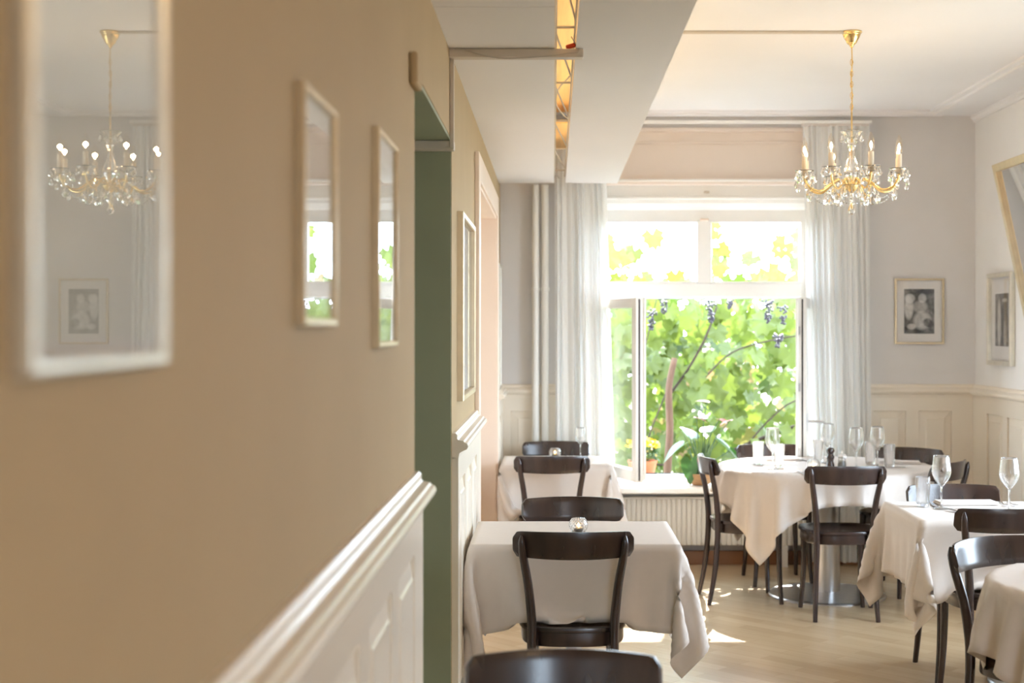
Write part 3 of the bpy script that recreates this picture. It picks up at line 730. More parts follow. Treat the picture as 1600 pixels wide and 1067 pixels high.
def cloth(label, loc, vf):
    o = obj('tablecloth', vf, 'linen', None, True, loc=loc); tag(o, label, 'tablecloth', 'white tablecloths')
    md = o.modifiers.new('thick', 'SOLIDIFY'); md.thickness = 0.0016; md.offset = 1
    return o
table('rect', 'table under the near white cloth against the left wainscot', (0.078, 5.485, 0), 0.383, 0.315, off=(0, 0.04))
cloth('white tablecloth on the near table with corners hanging low', (0.078, 5.485, 0), drape(0.078, 5.485, 'rect', 0.383, 0.315, 1.37, 1.23, xmin=XL+0.026, seats=((-0.13, 0.27, 5.07, 5.49, 0.472), (-0.12, 0.28, 5.6, 6.0, 0.472)), backs=((-0.14, 0.28, 5.105),), seed=1))
table('rect', 'table under the white cloth in the far left corner', (0.015, 8.50, 0), 0.32, 0.31)
cloth('white tablecloth on the far table in front of the curtain', (0.015, 8.50, 0), drape(0.015, 8.50, 'rect', 0.32, 0.31, 1.24, 1.24, N=52, xmin=XL+0.026, seats=((-0.2, 0.2, 8.07, 8.5, 0.472),), backs=((-0.21, 0.19, 8.10),), seed=2))
RX, RY = 1.575, 8.2
table('round', 'large round table on a steel column and disc base', (RX, RY, 0), 0.62, 0)
cloth('white tablecloth on the large round table by the window', (RX, RY, 0), drape(RX, RY, 'round', 0.62, 0, 1.53, 1.53, N=66, seats=((1.33, 1.73, 7.48, 7.88, 0.472), (0.9, 1.3, 7.88, 8.28, 0.472)), backs=((1.33, 1.73, 7.51),), seed=3))
table('rect', 'table under the white cloth at the right edge', (1.965, 6.15, 0), 0.46, 0.32, off=(0.14, 0))
cloth('white tablecloth with long hanging corner on the right table', (1.965, 6.15, 0), drape(1.965, 6.15, 'rect', 0.46, 0.32, 1.50, 1.28, seats=((1.62, 2.02, 5.72, 6.14, 0.472), (1.63, 2.03, 6.1, 6.5, 0.472)), backs=((1.62, 2.03, 5.755),), seed=4))
table('round', 'small round table at the bottom right corner', (1.80, 4.40, 0), 0.44, 0)
cloth('white tablecloth on the small round table at the bottom right', (1.80, 4.40, 0), drape(1.80, 4.40, 'round', 0.44, 0, 1.3, 1.3, N=56, seats=((1.45, 1.80, 4.4, 4.85, 0.472),), seed=5))

# ------------------------------------------------------------------ tableware
ZS = ZT+0.009
def smooth_prof(p, n): return [(max(0, q[0]), q[1]) for q in spline(p, n)]
def wineglass_vf():
    out = [(0.0, 0.0), (0.033, 0.0), (0.0345, 0.002), (0.02, 0.005), (0.006, 0.010), (0.0042, 0.03), (0.0038, 0.07), (0.0045, 0.095)]
    bowl = smooth_prof([(0.0045, 0.095), (0.016, 0.108), (0.033, 0.132), (0.041, 0.155), (0.0415, 0.172), (0.038, 0.2), (0.0335, 0.232)], 22)
    inn = [(r-0.0012, z+0.0004) for r, z in bowl[::-1] if r > 0.007]
    return lathe(out+bowl[1:]+inn+[(0.0, 0.1)], 28)
def tumbler_vf():
    return lathe([(0.0, 0.0), (0.026, 0.0), (0.028, 0.003), (0.0335, 0.128), (0.033, 0.1295), (0.0318, 0.128), (0.0265, 0.016), (0.024, 0.013), (0.0, 0.013)], 28)
wg0 = tb0 = None
def wineglass(x, y, label, s=1.0):
    global wg0
    if wg0 is None: wg0 = obj('wine_glass', wineglass_vf(), 'tableware_glass', None, True); o = wg0
    else: o = inst(wg0, None)
    o.location = (x, y, ZS); o.scale = (s, s, s); return tag(o, label, 'wine glass', 'wine glasses')
def tumbler(x, y, label):
    global tb0
    if tb0 is None: tb0 = obj('tumbler', tumbler_vf(), 'tableware_glass', None, 'auto'); o = tb0
    else: o = inst(tb0, None)
    o.location = (x, y, ZS); return tag(o, label, 'water glass', 'water glasses')
wineglass(1.688, 6.19, 'clear wine glass beside the water glass at the left of the right table')
wineglass(1.948, 6.08, 'clear wine glass near the right edge of the picture')
wineglass(1.22, 7.93, 'sunlit wine glass at the left of the round table')
wineglass(1.60, 8.30, 'wine glass behind the pepper mill on the round table')
wineglass(1.694, 7.96, 'wine glass right of the salt shaker on the round table')
wineglass(1.83, 8.04, 'rightmost wine glass on the round table')
wineglass(0.165, 8.73, 'small wine glass on the far table in the corner', 0.77)
tumbler(1.63, 6.28, 'water glass at the left corner of the right table')
tumbler(2.085, 6.12, 'water glass cut off by the right edge of the picture')
tumbler(1.185, 8.24, 'leftmost water glass on the round table before the window')
tumbler(1.277, 8.06, 'water glass just right of the sunlit wine glass on the round table')
tumbler(1.565, 8.40, 'water glass left of the pepper mill on the round table')
tumbler(1.838, 8.25, 'water glass behind the rightmost wine glass on the round table')
tumbler(1.905, 8.07, 'rightmost water glass on the round table')
# pepper mill, salt shaker
pmil = thing('pepper_mill', 'dark turned wooden pepper mill on the round table', 'pepper mill', (1.567, 8.05, ZS))
obj('body', lathe([(0.0, 0), (0.023, 0), (0.0235, 0.006)] + smooth_prof([(0.0235, 0.006), (0.021, 0.022), (0.017, 0.035), (0.021, 0.05), (0.022, 0.06), (0.016, 0.072), (0.017, 0.078)], 16), 24), 'dark_wood', pmil, True)
obj('head', lathe(smooth_prof([(0.017, 0.0795), (0.022, 0.088), (0.023, 0.096), (0.019, 0.107), (0.009, 0.112)], 14), 24), 'dark_wood', pmil, True)
obj('knob', lathe(smooth_prof([(0.003, 0.112), (0.006, 0.117), (0.004, 0.122), (0.0, 0.123)], 8), 16), 'steel', pmil, True)
salt = thing('salt_shaker', 'clear salt shaker standing next to the pepper mill', 'salt shaker', (1.622, 8.0, ZS))
obj('jar', lathe([(0.0, 0), (0.024, 0), (0.025, 0.004), (0.021, 0.05), (0.018, 0.058), (0.0165, 0.057), (0.0195, 0.05), (0.022, 0.006), (0, 0.005)], 20), 'tableware_glass', salt, 'auto')
obj('salt', lathe([(0.0, 0.0055), (0.0212, 0.0065), (0.0196, 0.04), (0.0, 0.043)], 20), 'wax', salt, True)
obj('cap', lathe([(0.0185, 0.0565), (0.026, 0.06), (0.027, 0.07), (0.022, 0.078), (0.006, 0.082), (0.005, 0.098), (0, 0.1)], 20), 'crystal', salt, 'auto')
# faceted glass tealight holders
def tealight(x, y, label):
    t = thing('tealight_holder', label, 'candle holder', (x, y, ZS), 0, 'faceted glass tealight holders')
    prof = [(0.022, 0.0)]+[(0.037*math.sin(a), 0.034-0.036*math.cos(a)) for a in [0.75+0.24*i for i in range(8)]]
    V, F = [], []; seg = 16
    inner = [(r_-0.004, z+0.001 if i else 0.006) for i, (r_, z) in enumerate(prof)][::-1]
    pr = [(0, 0)]+prof+inner+[(0, 0.006)]
    for i, (r_, z) in enumerate(pr):
        for k in range(seg):
            a = 2*PI*(k+0.5*(i % 2))/seg; V.append((r_*math.cos(a), r_*math.sin(a), z))
    for i in range(len(pr)-1):
        for k in range(seg):
            k2 = (k+1) % seg
            A, B, Cc, D = i*seg+k, i*seg+k2, (i+1)*seg+k2, (i+1)*seg+k
            if i % 2 == 0: F += [(A, B, D), (B, Cc, D)]
            else: F += [(A, B, Cc), (A, Cc, D)]
    obj('glass_ball', (V, F), 'crystal', t)
    obj('candle', lathe([(0, 0.0075), (0.017, 0.0075), (0.0175, 0.02), (0.015, 0.023), (0, 0.0225)], 20), 'wax', t, 'auto')
    obj('flame', lathe(smooth_prof([(0.0, 0.025), (0.003, 0.029), (0.0032, 0.034), (0.0, 0.044)], 8), 10), 'flame', t, True)
tealight(0.095, 5.42, 'faceted glass tealight holder on the near table')
tealight(0.008, 8.63, 'faceted glass tealight holder on the far corner table')
tealight(1.436, 7.86, 'faceted glass tealight holder on the round table')
# napkins
def napkin(x, y, rz, w, d, label):
    t = thing('napkin', label, 'napkin', (x, y, ZS), math.radians(rz), 'folded white napkins')
    for k in range(4):
        obj('fold', box(-w/2+0.002*k, w/2-0.003*k, -d/2+0.0015*k, d/2-0.002*k, 0.0036*k, 0.0036*k+0.0033, 0.0015), 'linen', t)
napkin(1.845, 6.36, 2, 0.27, 0.11, 'folded white napkin on the right table beside the wine glass')
napkin(2.02, 8.30, -12, 0.24, 0.10, 'folded white napkin at the right of the round table')
napkin(1.36, 8.48, 6, 0.22, 0.10, 'folded white napkin at the back of the round table')
napkin(1.63, 4.57, 10, 0.20, 0.11, 'folded white napkin on the small round table at the bottom right')
# cutlery
def flatvf(out, th, bend):
    n = len(out); V = [(x, y, bend(y)) for x, y in out]+[(x, y, bend(y)+th) for x, y in out]
    return V, [tuple(range(n-1, -1, -1)), tuple(range(n, 2*n))]+[(k, (k+1) % n, n+(k+1) % n, n+k) for k in range(n)]
bend = lambda y: 0.010*max(0, (y-0.09)/0.11)*(1-max(0, (y-0.12)/0.16)) + 0.001
def fork_vf():
    half = [(0.0065, 0.0), (0.0075, 0.02), (0.0035, 0.09), (0.0035, 0.12), (0.011, 0.14), (0.0125, 0.155)]
    parts = [flatvf([(-x, y) for x, y in half[::-1]][::-1][::-1] + half, 0.002, bend)] if False else []
    for (a, b) in zip(half[:-1], half[1:]):
        parts.append(flatvf([(-a[0], a[1]), (a[0], a[1]), (b[0], b[1]), (-b[0], b[1])], 0.002, bend))
    for k in range(4):
        x = -0.0105+k*0.007; parts.append(flatvf([(x-0.0017, 0.155), (x+0.0017, 0.155), (x+0.001, 0.2), (x-0.001, 0.2)], 0.002, bend))
    return join(*parts)
def knife_vf():
    parts = []
    pts = [(-0.006, 0.008, 0.0), (-0.008, 0.008, 0.02), (-0.006, 0.006, 0.1), (-0.005, 0.012, 0.112), (-0.005, 0.013, 0.19), (-0.004, 0.004, 0.218)]
    for a, b in zip(pts[:-1], pts[1:]):
        parts.append(flatvf([(a[0], a[2]), (a[1], a[2]), (b[1], b[2]), (b[0], b[2])], 0.003, lambda y: 0.001))
    return join(*parts)
def spoon_vf():
    parts = []
    pts = [(0.0065, 0.0), (0.0075, 0.02), (0.0035, 0.09), (0.0035, 0.125), (0.012, 0.14), (0.0185, 0.16), (0.019, 0.175), (0.013, 0.192), (0.004, 0.199)]
    for a, b in zip(pts[:-1], pts[1:]):
        parts.append(flatvf([(-a[0], a[1]), (a[0], a[1]), (b[0], b[1]), (-b[0], b[1])], 0.002, bend))
    return join(*parts)
cut = {}
def cutlery(kind, x, y, rz, label):
    if kind not in cut: cut[kind] = obj('table_'+kind, {'fork': fork_vf, 'knife': knife_vf, 'spoon': spoon_vf}[kind](), 'cutlery_steel'); o = cut[kind]
    else: o = inst(cut[kind], None)
    o.location = (x, y, ZS); o.rotation_euler = (0, 0, math.radians(rz)); return tag(o, label, kind, 'steel cutlery')
cutlery('fork', 1.735, 5.94, 8, 'steel fork at the near edge of the right table, outer one')
cutlery('fork', 1.765, 5.94, 6, 'steel fork at the near edge of the right table, inner one')
cutlery('fork', 2.02, 6.44, 172, 'steel fork right of the napkin on the right table, inner one')
cutlery('fork', 2.055, 6.44, 174, 'steel fork right of the napkin on the right table, outer one')
cutlery('knife', 1.70, 6.45, 176, 'steel knife between the water glass and napkin on the right table')
cutlery('fork', 1.35, 7.63, 4, 'steel fork at the front of the round table behind the chair, left one')
cutlery('fork', 1.375, 7.62, 2, 'steel fork at the front of the round table behind the chair, right one')
cutlery('knife', 1.44, 8.62, 200, 'steel knife at the window side of the round table')
cutlery('spoon', 1.50, 8.63, 196, 'steel spoon at the window side of the round table')
cutlery('knife', 1.99, 8.04, 78, 'steel knife at the right side of the round table')
cutlery('knife', 1.50, 4.46, -80, 'steel knife beside the napkin on the small round table')

# ------------------------------------------------------------------ chandelier
def drop_vf(h=0.03, r=0.008, seg=6):
    pr = [(0.0, 0), (r*0.35, -h*0.2), (r, -h*0.66), (r*0.72, -h*0.88), (0.0, -h)]
    V, F = [], []
    V.append((0, 0, 0))
    for (q, z) in pr[1:-1]:
        for k in range(seg): a = 2*PI*k/seg; V.append((q*math.cos(a), q*math.sin(a)*0.75, z))
    V.append((0, 0, -h)); n = len(pr)-2
    for k in range(seg): F.append((0, 1+(k+1) % seg, 1+k))
    for i in range(n-1):
        for k in range(seg):
            k2 = (k+1) % seg; F.append((1+i*seg+k, 1+i*seg+k2, 1+(i+1)*seg+k2, 1+(i+1)*seg+k))
    for k in range(seg): F.append((1+(n-1)*seg+k, 1+(n-1)*seg+(k+1) % seg, len(V)-1))
    return V, F
def bead_vf(c, r):
    b = [(0, 0, r), (r, 0, 0), (0, r, 0), (-r, 0, 0), (0, -r, 0), (0, 0, -r)]
    return [(x+c[0], y+c[1], z+c[2]) for x, y, z in b], [(0, 1, 2), (0, 2, 3), (0, 3, 4), (0, 4, 1), (5, 2, 1), (5, 3, 2), (5, 4, 3), (5, 1, 4)]
def bulb_light(parent, loc, e):
    l = bpy.data.lights.new('bulb_light', 'POINT'); l.energy = e; l.color = (1, 0.66, 0.35); l.shadow_soft_size = 0.011
    o = bpy.data.objects.new('bulb_light', l); C.objects.link(o); o.parent = parent; o.location = loc
def make_chandelier(loc, label):
    t = thing('chandelier', label, 'chandelier', loc, 0, 'crystal chandeliers')
    z = lambda a: a-ZC          # absolute heights -> local (origin at the ceiling)
    obj('canopy', lathe([(0.0, 0), (0.047, 0), (0.048, -0.006), (0.042, -0.012)] + smooth_prof([(0.042, -0.012), (0.036, -0.03), (0.027, -0.045), (0.022, -0.056), (0.012, -0.064), (0.006, -0.075)], 14), 28), 'brass', t, True)
    ch = obj('chain', tube(spline([(0, 0, -0.07), (0.002, 0, -0.15), (-0.002, 0, -0.22), (0.002, 0, -0.3), (0, 0, -0.39)], 16), 0.003, 6), 'brass', t, True)
    link = None
    for k in range(9):
        zz = -0.145-k*0.026
        if link is None: link = obj('link', tube([(0.006*math.cos(a), 0, 0.016*math.sin(a)) for a in [2*PI*i/12 for i in range(13)]], 0.0016, 6), 'brass', ch, True, loc=(0, 0, zz))
        else: inst(link, ch, loc=(0, 0, zz), rot=(0, 0, (PI/2)*(k % 2)))
    obj('stem', tube([(0, 0, -0.38), (0, 0, z(2.10))], 0.004, 10), 'brass', t, True)
    td = obj('top_dish', lathe([(0.006, z(2.405)), (0.016, z(2.405)), (0.022, z(2.43)), (0.042, z(2.448)), (0.052, z(2.458)), (0.050, z(2.462)), (0.038, z(2.452)), (0.018, z(2.436)), (0.006, z(2.43))], 12), 'crystal', t)
    obj('baluster', lathe(smooth_prof([(0.012, z(2.405)), (0.021, z(2.395)), (0.012, z(2.375)), (0.014, z(2.345)), (0.027, z(2.305)), (0.036, z(2.275)), (0.030, z(2.24)), (0.016, z(2.215))], 30), 16), 'crystal', t)
    obj('hub', lathe(smooth_prof([(0.008, z(2.222)), (0.03, z(2.215)), (0.034, z(2.20)), (0.022, z(2.185)), (0.01, z(2.175)), (0.004, z(2.15))], 14), 24), 'brass', t, True)
    obj('hub_dish', lathe([(0.008, z(2.186)), (0.03, z(2.187)), (0.046, z(2.205)), (0.048, z(2.209)), (0.044, z(2.207)), (0.028, z(2.192)), (0.008, z(2.19))], 12), 'crystal', t)
    dsrc = obj('drop', drop_vf(0.038, 0.0105), 'crystal', td, loc=(0.046, 0, z(2.446)))
    small = None
    for k in range(1, 6): inst(dsrc, td, loc=(0.046*math.cos(k*PI/3), 0.046*math.sin(k*PI/3), z(2.446)), rot=(0, 0, k*PI/3))
    R = 0.232; arm0 = None
    for k in range(8):
        a = PI/8+k*PI/4
        if arm0 is None:
            path = spline([(0.02, 0, z(2.205)), (0.06, 0, z(2.235)), (0.10, 0, z(2.215)), (0.15, 0, z(2.18)), (0.20, 0, z(2.19)), (0.228, 0, z(2.225)), (R, 0, z(2.248))], 24)
            arm0 = obj('arm', tube(path, 0.0055, 8), 'brass', t, True)
            sub = [obj('drip_dish', lathe([(0.006, z(2.246)), (0.018, z(2.247)), (0.030, z(2.258)), (0.043, z(2.268)), (0.045, z(2.273)), (0.040, z(2.271)), (0.027, z(2.262)), (0.016, z(2.252)), (0.006, z(2.252))], 14), 'crystal', arm0, loc=(R, 0, 0)),
                   obj('candle_sleeve', lathe([(0.0, z(2.253)), (0.0125, z(2.253)), (0.0125, z(2.338)), (0.0, z(2.339))], 18), 'candle_sleeve_card', arm0, 'auto', loc=(R, 0, 0)),
                   obj('bulb', join(mi(lathe(smooth_prof([(0.009, z(2.34)), (0.015, z(2.358)), (0.0165, z(2.375)), (0.013, z(2.40)), (0.005, z(2.423)), (0.0, z(2.428))], 18), 18), 0), mi(lathe(smooth_prof([(0.0, z(2.352)), (0.005, z(2.362)), (0.0052, z(2.374)), (0.0, z(2.387))], 8), 10), 1)), ['bulb_glass', 'filament'], arm0, True, loc=(R, 0, 0))]
            big = obj('drop', drop_vf(0.052, 0.0135), 'crystal', arm0, loc=(R-0.02, 0.0, z(2.19)))
            sub.append(big)
            for q in range(6):
                b = q*PI/3+0.3
                sub.append(inst(dsrc, arm0, loc=(R+0.041*math.cos(b), 0.041*math.sin(b), z(2.266)), rot=(0, 0, b)))
            for (rr, zz) in ((0.13, 2.172), (0.085, 2.20)): sub.append(inst(big, arm0, loc=(rr, 0, z(zz))))
            for q in range(3): sub.append(inst(dsrc, arm0, loc=(R+0.041*math.cos(q*2.1), 0.041*math.sin(q*2.1), z(2.226)), rot=(0, 0, q)))
            arm0.rotation_euler = (0, 0, a)
        else:
            c = arm0.copy(); C.objects.link(c); c.rotation_euler = (0, 0, a)
            for s_ in sub:
                q = s_.copy(); C.objects.link(q); q.parent = c
        bulb_light(t, (R*math.cos(a), R*math.sin(a), z(2.372)), 0.65)
        # bead swag to the next arm
        b2 = a+PI/4; parts = []
        for i in range(13):
            u = i/12; p = (0.205*((1-u)*math.cos(a)+u*math.cos(b2)), 0.205*((1-u)*math.sin(a)+u*math.sin(b2)), z(2.185)-0.05*4*u*(1-u))
            parts.append(bead_vf(p, 0.0048))
        obj('bead_swag', join(*parts), 'crystal', t)
    for k in range(8):
        a = k*PI/4; inst(big, t, loc=(0.042*math.cos(a), 0.042*math.sin(a), z(2.2)), rot=(0, 0, a))
        inst(big, t, loc=(0.095*math.cos(a), 0.095*math.sin(a), z(2.165)), rot=(0, 0, a))
    inst(big, t, loc=(0, 0, z(2.135)), scale=(1.3, 1.3, 1.3))
    return t
def lamp_power(t, e):
    d = None
    for o in t.children:
        if o.type == 'LIGHT':
            if d is None: d = o.data.copy(); d.energy = e
            o.data = d
ch1 = make_chandelier((1.40, 6.68, ZC), 'lit crystal chandelier with eight candle bulbs hanging over the dining room')
ch1.rotation_euler = (0, 0, math.radians(-12.5))
added_ch2 = copy_tree(ch1); added_ch2.location = (2.2, 3.9, ZC); added_ch2['label'] = 'added unseen chandelier beyond the right edge, warming the near tables'  # unseen copy, added for warm light from the right
added_ch3 = copy_tree(ch1); added_ch3.location = (1.2, 0.2, ZC); added_ch3['label'] = 'added unseen chandelier beside the camera as warm fill light'  # unseen copy, added to warm the near left wall and cloth fronts

lamp_power(ch1, 0.35); lamp_power(added_ch2, 0.8); lamp_power(added_ch3, 1.9)

# ------------------------------------------------------------------ plants on the sill
def heart_vf(L, W, fold=0.25):
    out = [(0.02, -0.02), (0.16, -0.15), (0.33, -0.17), (0.46, -0.06), (0.5, 0.1), (0.46, 0.3), (0.36, 0.5), (0.2, 0.74), (0.06, 0.93), (0.0, 1.0)]
    mid = [0.0, 0.01, 0.03, 0.06, 0.12, 0.3, 0.5, 0.74, 0.93, 1.0]
    V, F = [], []
    for (x, y), my in zip(out, mid):
        d = -0.18*L*max(0, my)**2
        V += [(-x*W, y*L, fold*x*W+d), (0, my*L, d), (x*W, y*L, fold*x*W+d)]
    for k in range(len(out)-1):
        a, b = 3*k, 3*k+3; F += [(a, a+1, b+1, b), (a+1, a+2, b+2, b+1)]
    return V, F
pl = thing('potted_anthurium', 'anthurium with heart leaves and pale pink flowers in a bowl basket on the sill', 'potted plant', (0.94, 9.14, 0.532))
obj('basket', lathe([(0.0, 0), (0.045, 0), (0.075, 0.02), (0.098, 0.055), (0.102, 0.075), (0.096, 0.078), (0.09, 0.058), (0.07, 0.03), (0.0, 0.02)], 24), 'wicker', pl, 'auto')
obj('soil', lathe([(0, 0.05), (0.087, 0.052), (0.0, 0.056)], 20), 'soil', pl)
hl = obj('leaf', heart_vf(0.16, 0.12), 'plant_leaf', pl, True, loc=(-0.07, -0.10, 0.165), rot=(math.radians(-78), 0, 0.1))
md = random.Random(3)
def stem_to(p): obj('stem', tube(spline([(p[0]*0.15, p[1]*0.15, 0.05), (p[0]*0.5, p[1]*0.5, p[2]*0.7), p], 8), 0.003, 6), 'plant_leaf', pl, True)
stem_to((-0.07, -0.10, 0.165))
for (p, rx, rz, s) in (((-0.11, -0.02, 0.26), -30, 1.9, 1.1), ((0.12, 0.0, 0.28), -35, -1.7, 1.2), ((0.2, 0.03, 0.22), -50, -1.4, 1.0), ((0.05, 0.05, 0.34), 20, -0.5, 0.9), ((-0.04, 0.06, 0.30), 35, 0.6, 0.9), ((0.25, -0.03, 0.16), -60, -2.0, 0.9), ((0.16, -0.06, 0.13), -70, -2.6, 0.8)):
    inst(hl, pl, loc=p, rot=(math.radians(rx), 0, rz), scale=(s, s, s)); stem_to(p)
fsp = heart_vf(0.085, 0.07, 0.15)
fsrc = None
for (p, rz) in (((0.05, 0.05, 0.53), 1.2), ((-0.02, 0.02, 0.43), -1.3), ((0.13, 0.04, 0.42), -0.8), ((0.20, 0.05, 0.41), 0.9)):
    if fsrc is None: fsrc = obj('flower', fsp, 'pink_petal', pl, True, loc=p, rot=(math.radians(12), 0, rz))
    else: fsrc2 = inst(fsrc, pl, loc=p, rot=(math.radians(-14), 0, rz))
    stem_to(p)
for i in range(16):
    a = md.uniform(-1.2, 1.2); obj('grass_blade', tube(spline([(0.02*math.sin(a), 0.02, 0.05), (0.06*math.sin(a), 0.02, 0.2), (0.13*math.sin(a), 0.02, 0.3+0.08*md.random())], 8), [0.003, 0.003, 0.003, 0.0028, 0.0025, 0.002, 0.0015, 0.0005], 4), 'plant_leaf', pl, True)
fp = thing('flower_pot', 'terracotta pot of yellow flowers on the outer window sill', 'flower pot', (0.60, 9.60, 0.545))
obj('pot', lathe([(0, 0), (0.075, 0), (0.096, 0.085), (0.1, 0.09), (0.1, 0.105), (0.09, 0.105), (0.088, 0.09), (0, 0.08)], 28), 'terracotta', fp, 'auto')
rn = random.Random(9); fV = []; lV = []
for i in range(90):
    a, rr = rn.uniform(0, 2*PI), 0.11*math.sqrt(rn.random()); zz = 0.24-2.6*rr*rr+rn.uniform(-0.02, 0.01)
    fV.append(xf(([(0.022*math.cos(k*PI/4)*(1 if k % 2 else 0.8), 0.022*math.sin(k*PI/4)*(1 if k % 2 else 0.8), 0.004*(k % 2)) for k in range(8)]+[(0, 0, 0.006)], [(k, (k+1) % 8, 8) for k in range(8)]), Matrix.Translation((rr*math.cos(a), rr*math.sin(a), zz)) @ Matrix.Rotation(rn.uniform(-0.9, 0.9), 4, 'X') @ Matrix.Rotation(rn.uniform(-0.9, 0.9), 4, 'Y')))
for i in range(120):
    a, rr = rn.uniform(0, 2*PI), 0.10*math.sqrt(rn.random()); zz = rn.uniform(0.1, 0.21)
    lV.append(xf(([(0, 0, 0), (0.012, 0.02, 0.004), (0, 0.045, 0), (-0.012, 0.02, 0.004)], [(0, 1, 2, 3)]), Matrix.Translation((rr*math.cos(a), rr*math.sin(a), zz)) @ Matrix.Rotation(rn.uniform(0, 6.3), 4, 'Z') @ Matrix.Rotation(rn.uniform(-0.9, 0.9), 4, 'X')))
o = obj('blossom', join(*fV), 'yellow_petal', fp); o['kind'] = 'stuff'
o = obj('foliage', join(*lV), 'plant_leaf', fp); o['kind'] = 'stuff'

# ------------------------------------------------------------------ garden: ground, vine, hedge
struct(obj('garden_ground', box(-25, 25, -25, 45, -0.25, -0.15), 'gravel'))
def grape_leaf_vf(cup):
    ang = [(-90, 0.08), (-62, 0.42), (-40, 0.36), (-14, 0.5), (4, 0.38), (22, 0.48), (44, 0.40), (62, 0.56), (78, 0.48), (90, 0.66), (102, 0.48), (118, 0.56), (136, 0.40), (158, 0.48), (176, 0.38), (194, 0.5), (220, 0.36), (242, 0.42)]
    V = [(0, 0, 0)]
    for d, r_ in ang:
        a = math.radians(d); x, y = r_*math.cos(a), r_*math.sin(a); V.append((x, y, -cup*(x*x+y*y)+0.05*math.sin(d*0.09)))
    n = len(ang); return V, [(0, 1+k, 1+(k+1) % n) for k in range(n)]
vine = thing('grape_vine', 'sunlit grape vine with hanging grapes outside the open window', 'grape vine', (0.87, 10.6, -0.15))
def vw(p): return (p[0]-0.87, p[1]-10.6, p[2]+0.15)
def branch(pts, r0, r1, name='branch', mat='twig', n=18):
    P_ = spline([vw(p) for p in pts], n); obj(name, tube(P_, [r0+(r1-r0)*i/(n-1) for i in range(n)], 8), mat, vine, True)
branch([(0.80, 10.28, -0.15), (0.82, 10.28, 0.45), (0.84, 10.28, 0.8), (0.835, 10.3, 1.1), (0.88, 10.35, 1.32)], 0.032, 0.022, 'trunk', 'bark')
branch([(0.87, 10.6, 1.05), (1.0, 10.5, 1.25), (1.12, 10.45, 1.48), (1.2, 10.45, 1.7)], 0.011, 0.007)
branch([(1.35, 10.7, 0.62), (1.55, 10.6, 0.72), (1.75, 10.55, 0.80), (1.95, 10.5, 0.86), (2.3, 10.5, 0.95)], 0.014, 0.012)
branch([(1.45, 10.6, 0.68), (1.6, 10.6, 0.85), (1.8, 10.6, 1.0), (2.2, 10.6, 1.1)], 0.007, 0.005)
branch([(0.2, 10.5, 0.55), (0.5, 10.5, 0.55), (0.87, 10.6, 0.52)], 0.01, 0.008)
branch([(0.66, 10.5, 0.6), (0.72, 10.45, 0.8), (0.8, 10.45, 1.0), (0.86, 10.5, 1.15)], 0.006, 0.005)
branch([(1.05, 10.5, 1.1), (1.3, 10.5, 1.35), (1.6, 10.5, 1.45), (1.9, 10.5, 1.5)], 0.007, 0.005)
branch([(0.4, 10.4, 1.72), (0.9, 10.4, 1.82), (1.5, 10.4, 1.80), (2.4, 10.4, 1.85)], 0.012, 0.012)
branch([(1.85, 10.4, 0.9), (1.8, 10.4, 1.2), (1.85, 10.4, 1.5), (1.95, 10.4, 1.72)], 0.007, 0.006)
branch([(0.62, 10.4, 1.2), (0.68, 10.4, 1.45), (0.75, 10.35, 1.75)], 0.005, 0.004)
rv = random.Random(21)
def bunch(p, n, ln, wd):
    parts = []
    for i in range(n):
        u = rv.random(); rr = wd*(1-u*0.75)*math.sqrt(rv.random()); a = rv.uniform(0, 6.28)
        bm = bmesh.new(); bmesh.ops.create_icosphere(bm, subdivisions=1, radius=0.0095)
        v0 = vw(p); parts.append(([(v.co.x+v0[0]+rr*math.cos(a), v.co.y+v0[1]+rr*math.sin(a), v.co.z+v0[2]-u*ln) for v in bm.verts], [tuple(q.index for q in f.verts) for f in bm.faces])); bm.free()
    obj('grape_bunch', join(*parts), 'grape_skin', vine, True)
for p, n, ln, wd in (((0.70, 10.2, 1.68), 60, 0.15, 0.055), ((0.79, 10.2, 1.76), 40, 0.12, 0.045), ((1.13, 10.2, 1.74), 60, 0.17, 0.05), ((1.54, 10.2, 1.74), 60, 0.16, 0.055), ((1.64, 10.15, 1.70), 40, 0.13, 0.05), ((1.60, 10.15, 1.50), 50, 0.10, 0.05), ((1.27, 10.25, 1.80), 40, 0.12, 0.05)):
    bunch(p, n, ln, wd)
leaves = []
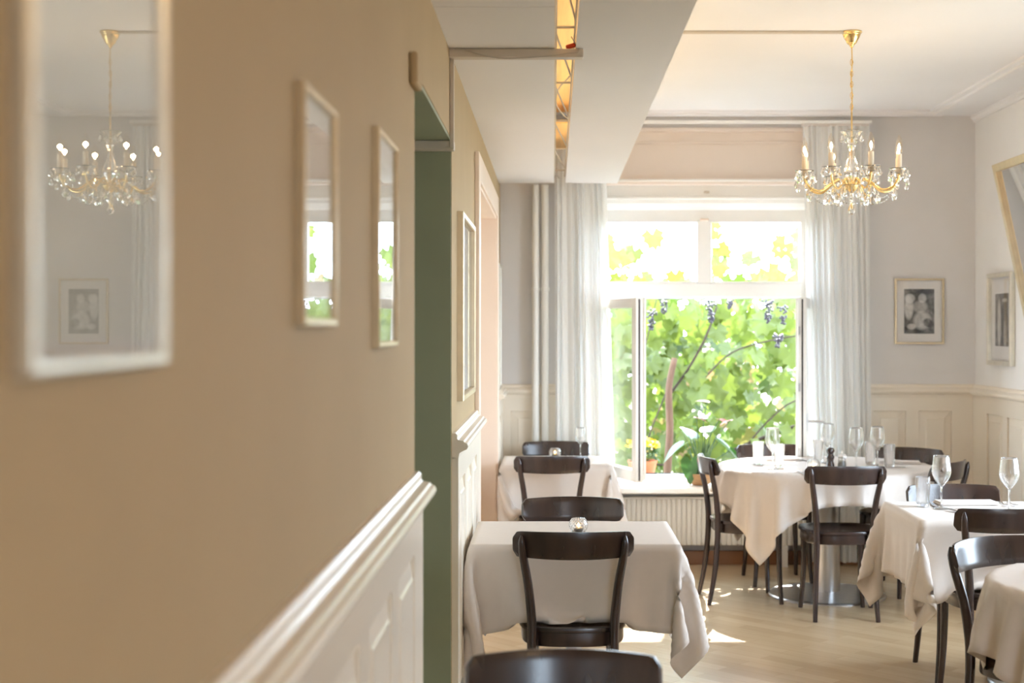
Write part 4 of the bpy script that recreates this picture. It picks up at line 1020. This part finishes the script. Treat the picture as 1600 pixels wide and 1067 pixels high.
def rand_leaf(x, y, z, s):
    # hang facing the house with the tip down, tilted at random
    rx = math.radians(90+rv.gauss(-14, 26)); rz = rv.gauss(0, 0.65); ry = rv.gauss(PI, 0.7)
    m = Matrix.Translation(vw((x, y, z))) @ Matrix.Rotation(rz, 4, 'Z') @ Matrix.Rotation(rx, 4, 'X') @ Matrix.Rotation(ry, 4, 'Z') @ Matrix.Scale(s, 4)
    return m
cand = []
for i in range(900):
    y = rv.uniform(10.36, 12.3); x = rv.uniform(-0.7, 3.1)*1.0
    if i % 3: x = (rv.uniform(0.27, 1.72))*y/9.4
    z = rv.uniform(0.15, 1.95) if rv.random() < 0.95 else rv.uniform(1.9, 2.3)
    if y < 10.5 and abs(x-0.83) < 0.1 and z < 1.15: continue
    if z > 1.95 and 0.8 < x < 1.25: continue
    cand.append((y, x, z, rv.uniform(0.15, 0.235)))
cand.sort()
lm = [obj('leaf', grape_leaf_vf(c), 'vine_leaf', vine, True) for c in (0.25, 0.5, -0.15)]
used_l = [False]*3; rest = []; cnt = 0
for (y, x, z, s) in cand:
    m = rand_leaf(x, y, z, s); k = rv.randrange(3)
    inview = 0.27 < x*9.4/y < 1.72
    if cnt < 295 and inview:
        if not used_l[k]: lm[k].matrix_local = m; used_l[k] = True
        else: q = inst(lm[k], vine); q.matrix_local = m
        cnt += 1
    else: rest.append(xf(grape_leaf_vf((0.25, 0.5, -0.15)[k]), m))
o = obj('leaf_mass', join(*rest), 'vine_leaf', vine, True); o['kind'] = 'stuff'
# hedge and bushes further back in the garden
hp = []
for i in range(1500):
    y = rv.uniform(13.5, 15.5); x = rv.uniform(-3, 6.5); z = rv.uniform(-0.15, 1.5)
    m = Matrix.Translation((x, y, z)) @ Matrix.Rotation(rv.uniform(0, 6.28), 4, 'Z') @ Matrix.Rotation(math.radians(rv.uniform(40, 130)), 4, 'X') @ Matrix.Scale(rv.uniform(0.14, 0.24), 4)
    hp.append(xf(grape_leaf_vf(0.3), m))
hd = obj('hedge', join(*hp), 'vine_leaf', None, True); hd['kind'] = 'stuff'; tag(hd, 'bright green hedge behind the grape vine in the garden', 'hedge')
